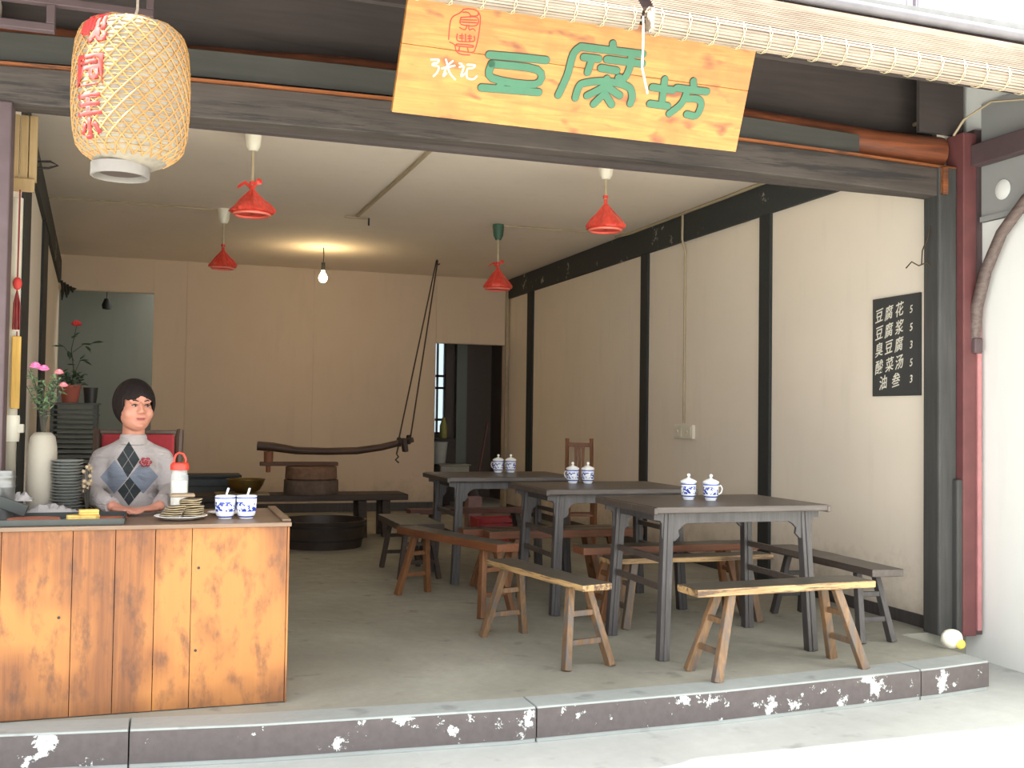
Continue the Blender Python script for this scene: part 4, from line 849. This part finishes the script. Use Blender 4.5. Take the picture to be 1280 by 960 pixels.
# conduits on the ceiling
def conduit(lab, pts, r=.009, name='conduit'):
    o = MB().tube(pts, r, 6).build(name, M_PIPE, smooth=True); return tag(o, lab, 'cable')
conduit('thin beige cable on the ceiling running left from the front left lamp', [(-.80, 1.82, 3.036), (.1, 1.82, 3.036), (.45, 1.82, 3.034)])
conduit('thin beige cable on the ceiling running left from the small rear lamp', [(-.98, 4.56, 3.036), (-.2, 4.57, 3.036), (.41, 4.56, 3.036)])
conduit('straight beige conduit across the middle of the ceiling toward the rear', [(1.69, 1.2, 3.034), (1.67, 2.5, 3.034), (1.63, 4.35, 3.034)], .016)
conduit('beige cable from the green-rosed lamp to the wall beam', [(3.02, 4.32, 3.036), (3.7, 4.31, 3.036), (4.24, 4.28, 3.034)])
conduit('beige conduit along the top of the black wall beam', [(4.285, .05, 3.034), (4.285, 2.2, 3.030), (4.285, 4.2, 3.034), (4.24, 4.45, 3.034)], .014)
conduit('vertical beige conduit from ceiling to the light switch', [(4.288, 3.13, 3.02), (4.288, 3.13, 2.8), (4.318, 3.13, 2.7), (4.318, 3.13, 1.19)], .011)
t = thing('light_switch', 'cream double light switch box on the right wall', 'switch', (4.3285, 3.11, 1.115)); MB().box(-.03, 0, -.17, .17, -.06, .06).build('box', M_WPL, t, bevel=.005)
for y in (.085, -.085): MB().box(-.036, -.0305, y - .065, y + .065, -.045, .045).build('plate', M_WPL, t, bevel=.003); MB().lathe([(0, 0), (.014, 0), (.012, .008), (0, .009)], (0, 0, 0), 12, Matrix.Translation((-.0365, y, 0)) @ Matrix.Rotation(-PI / 2, 4, 'Y')).build('switch_knob', plain('ivory switch', (206, 196, 170), .4, .03), t)
t = thing('ceiling_bracket', 'bent metal strap at the rear end of the ceiling conduit', 'bracket', (1.62, 4.45, 3.04)); MB().bar((-.09, 0, -.006), (.12, 0, -.006), .05, .008).build('strap', M_PIPE, t); MB().tube([(.13, 0, -.0), (.13, 0, -.07)], .008, 6).build('rod', M_IRON, t)
# menu board --------------------------------------------------------------
mbd = thing('menu_board', 'black menu board with white handwritten dishes and prices', 'sign', (4.3285, .345, 1.70))
mbd.matrix_world = Matrix(((0, 0, -1, 4.3285), (-1, 0, 0, .345), (0, 1, 0, 1.70), (0, 0, 0, 1)))   # board x runs towards the street, y up
MB().box(-.222, .222, -.312, .312, .0, .014).build('board', plain('black slate paint', (62, 62, 62), .6, .05), mbd, bevel=.002)
M_CHALK = plain('white brush lettering', (226, 222, 208), .7, .04)
rows = [('\u8c46\u8150\u82b1', '5', .205, (-.155, -.062, .037)), ('\u8c46\u8150\u6d46', '5', .095, (-.155, -.062, .037)), ('\u81ed\u8c46\u8150', '3', -.012, (-.155, -.062, .033)), ('\u9178\u83dc\u6c64', '5', -.122, (-.155, -.055, .037)), ('\u6cb9\u53c1', '3', -.222, (-.115, .005))]
for chs, pr_, y, xs in rows:
    for i, (ch, x) in enumerate(list(zip(chs, xs)) + [(pr_, .145)]):
        dig = ch.isdigit(); me = text_mesh(ch, .085 if not dig else .07, .0006, .0006)
        sh = .18
        for v_ in me.vertices:
            px, py = v_.co.x * (.92 if not dig else .8), v_.co.y * (1.12 if not dig else .95); v_.co.x = px + py * sh * .6; v_.co.y = py + px * .22
        me.materials.append(M_CHALK); me.name = 'white_character'; o = bpy.data.objects.new('white_character' if not dig else 'price_digit', me); C.objects.link(o); o.parent = mbd; o.location = (x, y + (.012 * i - .01 if not dig else .01), .0148)
# wires at the right post
t = thing('loose_wire', 'loose forked brown wire sticking out from the dark column', 'wire', (4.24, -.05, 2.14)); MB().tube([(0, 0, 0), (-.03, -.01, .02), (-.08, 0, .0), (-.13, 0, .02), (-.17, 0, -.02)], .004, 5).build('strand', M_ROPE, t); MB().tube([(-.06, 0, .01), (-.055, 0, .09), (-.02, 0, .16), (-.0, 0, .24)], .004, 5).build('strand', M_ROPE, t)
conduit('thin brown cable curving under the eave beside the corbel', [(4.33, -.14, 2.90), (4.35, -.2, 2.98), (4.36, -.4, 3.03), (4.36, -.75, 2.95)], .007, 'eave_cable')
t = thing('plastic_bag', 'small white and yellow plastic bag lying at the foot of the red post', 'bag', (4.09, -.40, .0)); my = plain('yellow plastic', (246, 214, 90), .5, .05)
vb = MB(); vb.ell((0, 0, .052), .062, .05, .052, 14, 10); 
for i, v_ in enumerate(vb.v): vb.v[i] = (v_[0] * (1 + .08 * math.sin(i * 3.1)), v_[1], v_[2])
vb.build('bag_bulge', plain('white plastic film', (244, 240, 224), .5, .03), t, smooth=True); MB().ell((.02, -.045, .03), .03, .016, .026, 12, 8).build('yellow_corner', my, t, smooth=True)

# ================================================================== LEFT JAMB HANGINGS
tanw = wood('tan wood strip', (150, 122, 82), (178, 150, 106), 'z', 1, .6)
t = thing('wooden_shutter_strip', 'tan wooden shutter boards hanging at the top of the left jamb', 'board', (-.635, .22, 2.25))
for k, (x, w_) in enumerate(((-.045, .032), (-.008, .034), (.03, .034))): MB().box(x - w_ / 2, x + w_ / 2, -.012, .012, .03, .34).build('plank', tanw, t, bevel=.003)
MB().box(-.062, .042, -.028, -.0125, -.02, .045).build('clamp_block', tanw, t, bevel=.006)
t = thing('white_pipe', 'white plastic pipe with a clamp running up the left jamb', 'pipe', (-.665, .206, 0)); MB().tube([(0, 0, 0), (0, 0, 2.2)], .026, 14).build('pipe_run', plain('aged white pipe', (190, 182, 164), .5, .06), t, smooth=True)
MB().lathe([(.027, 0), (.036, 0), (.038, .02), (.038, .10), (.036, .12), (.027, .12)], (0, 0, 1.08), 14, cap=False).build('pipe_clamp', M_WPL, t, smooth=True); MB().box(.02, .055, -.02, .02, 1.12, 1.16).build('clamp_screw', M_WPL, t, bevel=.004)
t = thing('red_tassel', 'red knotted good luck tassel hanging on the left jamb', 'ornament', (-.648, .15, 1.68)); mt_ = plain('dark red tassel thread', (128, 44, 44), .8, .15)
MB().tube([(0, 0, .15), (0, 0, .55)], .004, 5).build('cord', mt_, t); MB().ell((0, 0, .12), .02, .016, .03, 10, 8).build('knot', plain('red knot', (188, 56, 48), .7), t, smooth=True)
b = MB()
for k in range(12): b.tube([(.0, 0, .09), (.012 * math.cos(k), .012 * math.sin(k), .03), (.014 * math.cos(k), .014 * math.sin(k), -.09)], .003, 4)
tag(b.build('threads', mt_, t), kind='stuff')
t = thing('yellow_couplet', 'narrow yellow bamboo plaque hanging under the tassel', 'plaque', (-.645, .16, 1.23)); MB().box(-.019, .019, -.008, .008, 0, .33).build('plaque_strip', wood('yellow plaque', (196, 150, 66), (224, 182, 92), 'z', 1, .5), t, bevel=.004); MB().tube([(0, 0, .33), (0, 0, .352)], .003, 5).build('loop', mt_, t)
t = thing('iron_hook', 'bent iron hook reaching out from the left wall under the beam', 'hook', (-.83, 1.6, 2.70)); MB().tube([(-.0, 0, 0), (.06, 0, -.02), (.16, 0, -.01), (.20, 0, -.03), (.15, 0, -.05), (.02, 0, -.06)], .007, 6).build('hook_rod', M_IRON, t, smooth=True)
t = thing('cobweb_rags', 'dark dangling rags near the rear end of the left wall beam', 'rag', (-1.12, 7.5, 2.55)); b = MB()
for k in range(5): b.tube([(.03 * k, 0, .12 - .02 * k), (.03 * k + .02, 0, .03), (.03 * k + .01 + .02 * (k % 2), 0, -.10 + .03 * k)], [.015, .024, .008], 6)
b.build('cloth', M_IRON, t, smooth=True)
# small things in the rooms behind
t = thing('hanging_lamp', 'small dark lamp hanging in the left rear room', 'lamp', (-.72, 9.0, 2.56)); MB().tube([(0, 0, .44), (0, 0, .08)], .006, 5).build('cord', M_IRON, t); MB().lathe([(0, .08), (.03, .08), (.06, .0), (.05, -.05), (0, -.06)], n=16, cap=False).build('lamp_shade', M_IRON, t, smooth=True)
t = thing('white_basin', 'white rectangular basin behind the rear table in the doorway', 'basin', (3.68, 8.55, 0)); mgw = plain('grey white plastic', (170, 168, 158), .6, .05)
MB().box(-.18, .22, -.15, .15, .43, .56).build('tub_wall', mgw, t, bevel=.02); MB().box(-.20, .24, -.17, .17, .5605, .575).build('rim', mgw, t, bevel=.004)
for x in (-.15, .19): MB().box(x - .02, x + .02, -.12, .12, 0, .429).build('leg', M_MILL, t)
t = thing('white_bucket', 'pale bucket farther back in the right doorway', 'bucket', (3.60, 9.0, 0)); MB().lathe([(0, 0), (.12, 0), (.15, .3), (.155, .3), (.155, .31), (.14, .31), (.11, .01), (0, .01)], (0, 0, .55), 24, cap=False).build('bucket_wall', mgw, t, smooth=True); MB().box(-.16, .16, -.14, .14, 0, .549).build('stand', M_MILL, t)
t = thing('yellow_bottle', 'yellow bottle standing in the rear kitchen', 'bottle', (3.82, 9.5, 0)); MB().lathe([(0, 0), (.05, 0), (.055, .02), (.055, .18), (.03, .25), (.02, .30), (0, .30)], (0, 0, .90), 16).build('bottle_body', plain('olive yellow plastic', (158, 146, 72), .5, .08), t, smooth=True); MB().box(-.15, .15, -.15, .15, 0, .899).build('stand', M_MILL, t)
t = thing('leaning_broom', 'dark red handled broom leaning in the right doorway', 'broom', (4.15, 8.6, 0)); MB().tube([(-.12, 0, .1), (.06, 0, 1.15)], .014, 8).build('handle', plain('dark red handle', (86, 44, 38), .6), t); MB().ell((-.13, 0, .12), .09, .05, .12, 12, 8).build('bristles', M_MILL, t, smooth=True)

# ================================================================== CHAIR OF THE SELLER
t = thing('red_armchair', 'wooden chair with a red padded back behind the seller', 'chair', (-.12, .45, 0))
mw = wood('dark chair frame', (64, 46, 36), (92, 68, 52), 'z', 1, .5); mrd = plain('dark red padding', (150, 36, 44), .8, .1, 30)
for x in (-.195, .195):
    MB().tube([(x, .10, 0), (x, .08, .45), (x * .97, .07, .8), (x * 1.0, .10, 1.10), (x * 1.02, .11, 1.135)], [.018, .02, .02, .021, .016], 8).build('back_post', mw, t, smooth=True); MB().bar((x, -.24, 0), (x, -.24, .40), .035, .035).build('front_leg', mw, t, bevel=.004)
MB().box(-.215, .215, -.26, .09, .401, .425).build('seat_frame', mw, t, bevel=.004); MB().box(-.20, .20, -.25, .06, .4255, .452).build('seat', mrd, t, bevel=.01)
MB().box(-.172, .172, .06, .095, .64, 1.112).build('back_pad', mrd, t, bevel=.012); MB().box(-.18, .18, .065, .09, 1.113, 1.132).build('top_rail', mw, t, bevel=.004)

# ================================================================== THE SELLER
RX, RY = -.14, .28
pe = thing('person', 'seated woman with short black hair in a grey argyle sweater behind the counter', 'person', (RX, RY, 0))
ML0 = (-RX, -RY, 0)
MH = Matrix.Translation((-.133, .205, 1.245)) @ Matrix.Rotation(math.radians(20), 4, 'Z') @ Matrix.Rotation(math.radians(-2), 4, 'X')
def E(b, c, rx, ry, rz, nu=20, nv=14): b.ell(MH @ Vector(c), rx, ry, rz, nu, nv, MH.to_3x3().to_4x4())
def voxel(o, vs, sm=6, f=.5):
    r_ = o.modifiers.new('remesh', 'REMESH'); r_.mode = 'VOXEL'; r_.voxel_size = vs; r_.use_smooth_shade = True
    s_ = o.modifiers.new('smooth', 'SMOOTH'); s_.factor = f; s_.iterations = sm
mS = Mt('skin'); n_ = mS.noise(mS.vec(), 9, 3); _c = mS.ramp(n_, [(.3, lin((168, 110, 90))), (.7, lin((188, 130, 108)))]); mS.b.inputs['Subsurface Weight'].default_value = .08; mS.b.inputs['Subsurface Scale'].default_value = .01
M_SKIN = mS.out(_c, .55)
b = MB()
E(b, (0, .012, .035), .074, .090, .082); E(b, (0, -.018, -.028), .074, .071, .082); E(b, (0, -.030, -.064), .058, .052, .048); E(b, (0, -.046, -.086), .034, .032, .028); E(b, (0, .0, -.05), .062, .06, .055)
for s in (-1, 1): E(b, (s * .037, -.050, -.030), .033, .031, .034); E(b, (s * .076, .012, -.012), .010, .018, .028); E(b, (s * .030, -.074, .026), .024, .012, .012); E(b, (s * .0125, -.092, -.026), .009, .010, .008)
b.cone(MH @ Vector((0, -.082, .012)), MH @ Vector((0, -.097, -.022)), .008, .0115); E(b, (0, -.076, -.058), .024, .010, .014); E(b, (0, -.074, -.088), .02, .012, .012); E(b, (0, -.060, .045), .05, .022, .03)
b.cone((-.14, .26, 1.0), (-.136, .225, 1.16), .056, .05, 16)
b.ell((-.14, .27, .93), .142, .100, .165, 20, 14); b.ell((-.14, .26, .72), .148, .118, .16, 20, 14); b.ell((-.14, .29, .57), .17, .13, .11, 20, 12)
ARM = {-1: ((-.268, .27, .992), (-.325, .165, .845), (-.208, -.075, .802)), 1: ((-.012, .27, .992), (.043, .165, .845), (-.012, -.085, .802))}
for s in (-1, 1):
    S_, El, Wr = ARM[s]; b.cone((-.14 + s * .03, .265, 1.03), S_, .055, .05); b.cone(S_, El, .048, .038); b.cone(El, Wr, .038, .024)
    b.cone((-.14 + s * .09, .27, .54), (-.14 + s * .10, -.10, .515), .082, .058); b.cone((-.14 + s * .10, -.10, .515), (-.14 + s * .11, -.12, .11), .054, .036); b.cone((-.14 + s * .11, -.12, .06), (-.14 + s * .12, -.24, .035), .038, .03)
def hand(b, wr, d, thumb, curl=.5):
    wr = Vector(wr); d = Vector(d).normalized(); side = Vector((0, 0, 1)).cross(d).normalized()
    pc = wr + d * .050 + Vector((0, 0, -.010)); R3 = Matrix((d, side, Vector((0, 0, 1)))).transposed().to_4x4()
    b.ell(pc, .044, .036, .0145, 14, 10, R3); b.cone(wr, pc + d * .01, .022, .015, 10)
    for i, (off, L) in enumerate(((-.0285, .058), (-.0095, .068), (.0095, .065), (.028, .052))):
        off *= thumb; p0 = pc + d * (.030 - abs(off) * .25) + side * off * .92; p1 = p0 + d * L * .45 + side * off * .12 + Vector((0, 0, .002)); p2 = p0 + d * L * .76 + side * off * .15 + Vector((0, 0, -.007)); p3 = p0 + d * L + side * off * .15 + Vector((0, 0, -.012))
        b.cone(p0, p1, .0088, .0082, 8); b.cone(p1, p2, .0082, .0075, 8); b.cone(p2, p3, .0075, .0062, 8)
    q0 = pc - d * .018 - side * .026 * thumb; q1 = pc + d * .008 - side * .046 * thumb; q2 = pc + d * .034 - side * .050 * thumb - Vector((0, 0, .004)); b.cone(q0, q1, .0125, .0105, 8); b.cone(q1, q2, .0105, .0078, 8)
hand(b, ARM[1][2], (-.80, -.55, -.02), 1); hand(b, ARM[-1][2], (.66, -.60, -.02), -1)
body = b.build('body', M_SKIN, pe, ML0, smooth=True); voxel(body, .0042, 7, .5)
# face details
_h = Mt('black brown hair'); _f = _h.noise(_h.vec((1, 1, .12)), 110, 4, .7); M_HAIR = _h.out(_h.ramp(_f, [(.3, lin((20, 16, 16))), (.7, lin((38, 29, 27)))]), .7, _f, .8, .006, spec=.15); M_LIP = plain('lips', (146, 78, 74), .5, .05); M_EYE = plain('eye white', (150, 140, 132), .3, .02); M_IRIS = plain('dark iris', (24, 18, 16), .25, .02)
for s in (-1, 1):
    b = MB(); E(b, (s * .0295, -.0830, .003), .0120, .0058, .0036, 14, 8); e = b.build('eye', M_EYE, pe, ML0, smooth=True)
    b = MB(); E(b, (s * .0285 + .002, -.0880, .003), .0048, .0025, .0046, 10, 8); b.build('iris', M_IRIS, e, smooth=True)
    b = MB(); b.tube([MH @ Vector((s * .015, -.0895, .0075)), MH @ Vector((s * .029, -.0915, .0105)), MH @ Vector((s * .043, -.082, .006))], [.0016, .0026, .0016], 6); b.build('eyelid', M_HAIR, pe, ML0, smooth=True)
    b = MB(); b.tube([MH @ Vector((s * .013, -.0925, .024)), MH @ Vector((s * .030, -.0905, .030)), MH @ Vector((s * .046, -.076, .024))], [.002, .0030, .0016], 6); b.build('eyebrow', M_HAIR, pe, ML0, smooth=True)
b = MB(); E(b, (0, -.0855, -.0550), .022, .0046, .0028, 14, 8); E(b, (0, -.0850, -.0608), .019, .0046, .0032, 14, 8); b.build('lips', M_LIP, pe, ML0, smooth=True)
# hair: cap with bangs, cropped at the jaw
b = MB(); vs = []; fs = []; nu, nv = 120, 70; keep = {}
for i in range(nv + 1):
    th = PI * .86 * i / nv
    for k in range(nu):
        a = 2 * PI * k / nu; wv = 1 + .012 * math.sin(13 * a + i * .04) + .008 * math.sin(29 * a) + .03 * max(0, (i / nv - .5))
        rx, ry, rz = .088 * wv, .102 * wv, .109
        if False: rx *= 1.03
        vs.append(Vector((rx * math.sin(th) * math.cos(a), .014 + ry * math.sin(th) * math.sin(a), .022 + rz * math.cos(th))))
for i in range(nv):
    for k in range(nu):
        q = (i * nu + k, i * nu + (k + 1) % nu, (i + 1) * nu + (k + 1) % nu, (i + 1) * nu + k); c = sum((vs[j] for j in q), Vector()) / 4
        bang = .044 + .007 * math.sin(c.x * 70 + 1) - abs(c.x) * .22
        face = c.y < -.028 and c.z < bang and abs(c.x) < .069
        if not face and c.z > -.078: fs.append(q)
used = sorted({j for q in fs for j in q}); mp2 = {j: i for i, j in enumerate(used)}
b.add([MH @ vs[j] for j in used], [tuple(mp2[j] for j in q) for q in fs]); ho = b.build('hair', M_HAIR, pe, ML0, smooth=True)
so = ho.modifiers.new('thick', 'SOLIDIFY'); so.thickness = .014; so.offset = 0; ss = ho.modifiers.new('smooth', 'SMOOTH'); ss.iterations = 3
# sweater with argyle print
mw_ = Mt('grey argyle knit'); X, Y, Z = mw_.xyz(); kn = mw_.noise(mw_.vec((1, 1, 1)), 5, 4); rib = mw_.noise(mw_.vec((60, 60, 400)), 1.0, 2); wr_ = mw_.noise(mw_.vec((6, 6, 16)), 1.6, 3, .5, .8)
col = mw_.ramp(kn, [(.3, lin((150, 142, 140))), (.7, lin((172, 163, 160)))])
def dia(cx, cz, hw, hh):
    return mw_.math('MULTIPLY', mw_.math('LESS_THAN', mw_.math('ADD', mw_.math('DIVIDE', mw_.math('ABSOLUTE', mw_.math('SUBTRACT', X, cx)), hw), mw_.math('DIVIDE', mw_.math('ABSOLUTE', mw_.math('SUBTRACT', Z, cz)), hh)), 1.0), mw_.math('LESS_THAN', Y, .235))
for cx, cz, hw, hh, cc in ((-.214, .918, .062, .080, (112, 118, 130)), (-.086, .918, .066, .080, (112, 118, 130)), (-.155, 1.000, .050, .084, (44, 48, 50)), (-.147, .852, .052, .066, (44, 48, 50))):
    col = mw_.mix(dia(cx, cz, hw, hh), col, lin(cc))
for sgn, c0 in ((1, -.155 - 1.0 * .60), (-1, -.155 + 1.0 * .60), (1, -.147 - .852 * .60), (-1, -.147 + .852 * .60)):
    ln = mw_.math('LESS_THAN', mw_.math('ABSOLUTE', mw_.math('SUBTRACT', mw_.math('SUBTRACT', X, mw_.math('MULTIPLY', Z, .60 * sgn)), c0)), .0018)
    dd = mw_.math('MAXIMUM', dia(-.155, 1.0, .050, .084), dia(-.147, .852, .052, .066)); col = mw_.mix(mw_.math('MULTIPLY', mw_.math('MULTIPLY', ln, dd), .55), col, lin((150, 146, 146)))
M_KNIT = mw_.out(col, .95, mw_.math('ADD', mw_.math('MULTIPLY', rib, .2), wr_), .9, .02)
b = MB()
b.ell((-.14, .27, .93), .157, .116, .178, 24, 16); b.ell((-.14, .255, .73), .164, .132, .15, 24, 14); b.ell((-.19, .20, .95), .062, .052, .075, 14, 10); b.ell((-.09, .20, .95), .062, .052, .075, 14, 10)
b.cone((-.138, .25, 1.03), (-.136, .238, 1.085), .072, .063, 18)
for s in (-1, 1):
    S_, El, Wr = (Vector(q) for q in ARM[s]); b.cone((-.14 + s * .035, .262, 1.034), S_, .060, .062, 14); b.cone(S_, El, .061, .054, 14); b.cone(El, El.lerp(Wr, .88), .054, .036, 14)
    for q in range(4): p = S_.lerp(El, .35 + q * .2); b.ell(p, .064 - q * .002, .064 - q * .002, .012, 14, 6)
sw = b.build('sweater', M_KNIT, pe, ML0, smooth=True); voxel(sw, .0065, 4, .5)
MB().lathe([(.060, 0), (.064, .004), (.061, .04), (.057, .050), (.053, .048), (.054, .0)], (-.137, .234, 1.066), 28, cap=False).build('collar', M_KNIT, pe, ML0, smooth=True)
for s in (-1, 1):
    S_, El, Wr = (Vector(q) for q in ARM[s]); MB().tube([El.lerp(Wr, .84), El.lerp(Wr, .98)], [.040, .034], 18).build('cuff', M_KNIT, pe, ML0, smooth=True)
# rose embroidered on the sweater
b = MB(); c0 = Vector((-.078, .138, .988))
for ring, nn, rr in ((0, 6, .020), (1, 5, .012), (2, 1, 0)):
    for k in range(nn):
        a = 2 * PI * k / nn + ring; b.ell(c0 + Vector((rr * math.cos(a), -.003 * ring, rr * .8 * math.sin(a))), .0105, .005, .0085, 10, 6)
b.build('rose_patch', plain('dark red rose thread', (134, 48, 54), .8, .25, 120), pe, ML0, smooth=True)
b = MB()
for k in range(5): b.tube([c0 + Vector((.006 * math.cos(k * 1.3) + r_ * math.cos(k * 1.3 + q * .5), -.011, r_ * math.sin(k * 1.3 + q * .5))) for q, r_ in ((0, .012), (1, .014), (2, .013), (3, .009))], .0011, 4)
b.build('rose_outline', plain('pale rose thread', (196, 150, 150), .8), pe, ML0)
# trousers and shoes
b = MB(); M_TR = plain('dark trousers', (40, 40, 44), .9, .12); b.ell((-.14, .29, .57), .180, .140, .115, 20, 12)
for s in (-1, 1): b.cone((-.14 + s * .09, .27, .545), (-.14 + s * .10, -.10, .52), .092, .070); b.cone((-.14 + s * .10, -.10, .52), (-.14 + s * .11, -.12, .14), .068, .050)
tr = b.build('trousers', M_TR, pe, ML0, smooth=True); voxel(tr, .009, 3)
for s in (-1, 1): MB().ell((-.14 + s * .115, -.185, .040), .048, .115, .040, 16, 10).build('shoe', M_IRON, pe, ML0, smooth=True)
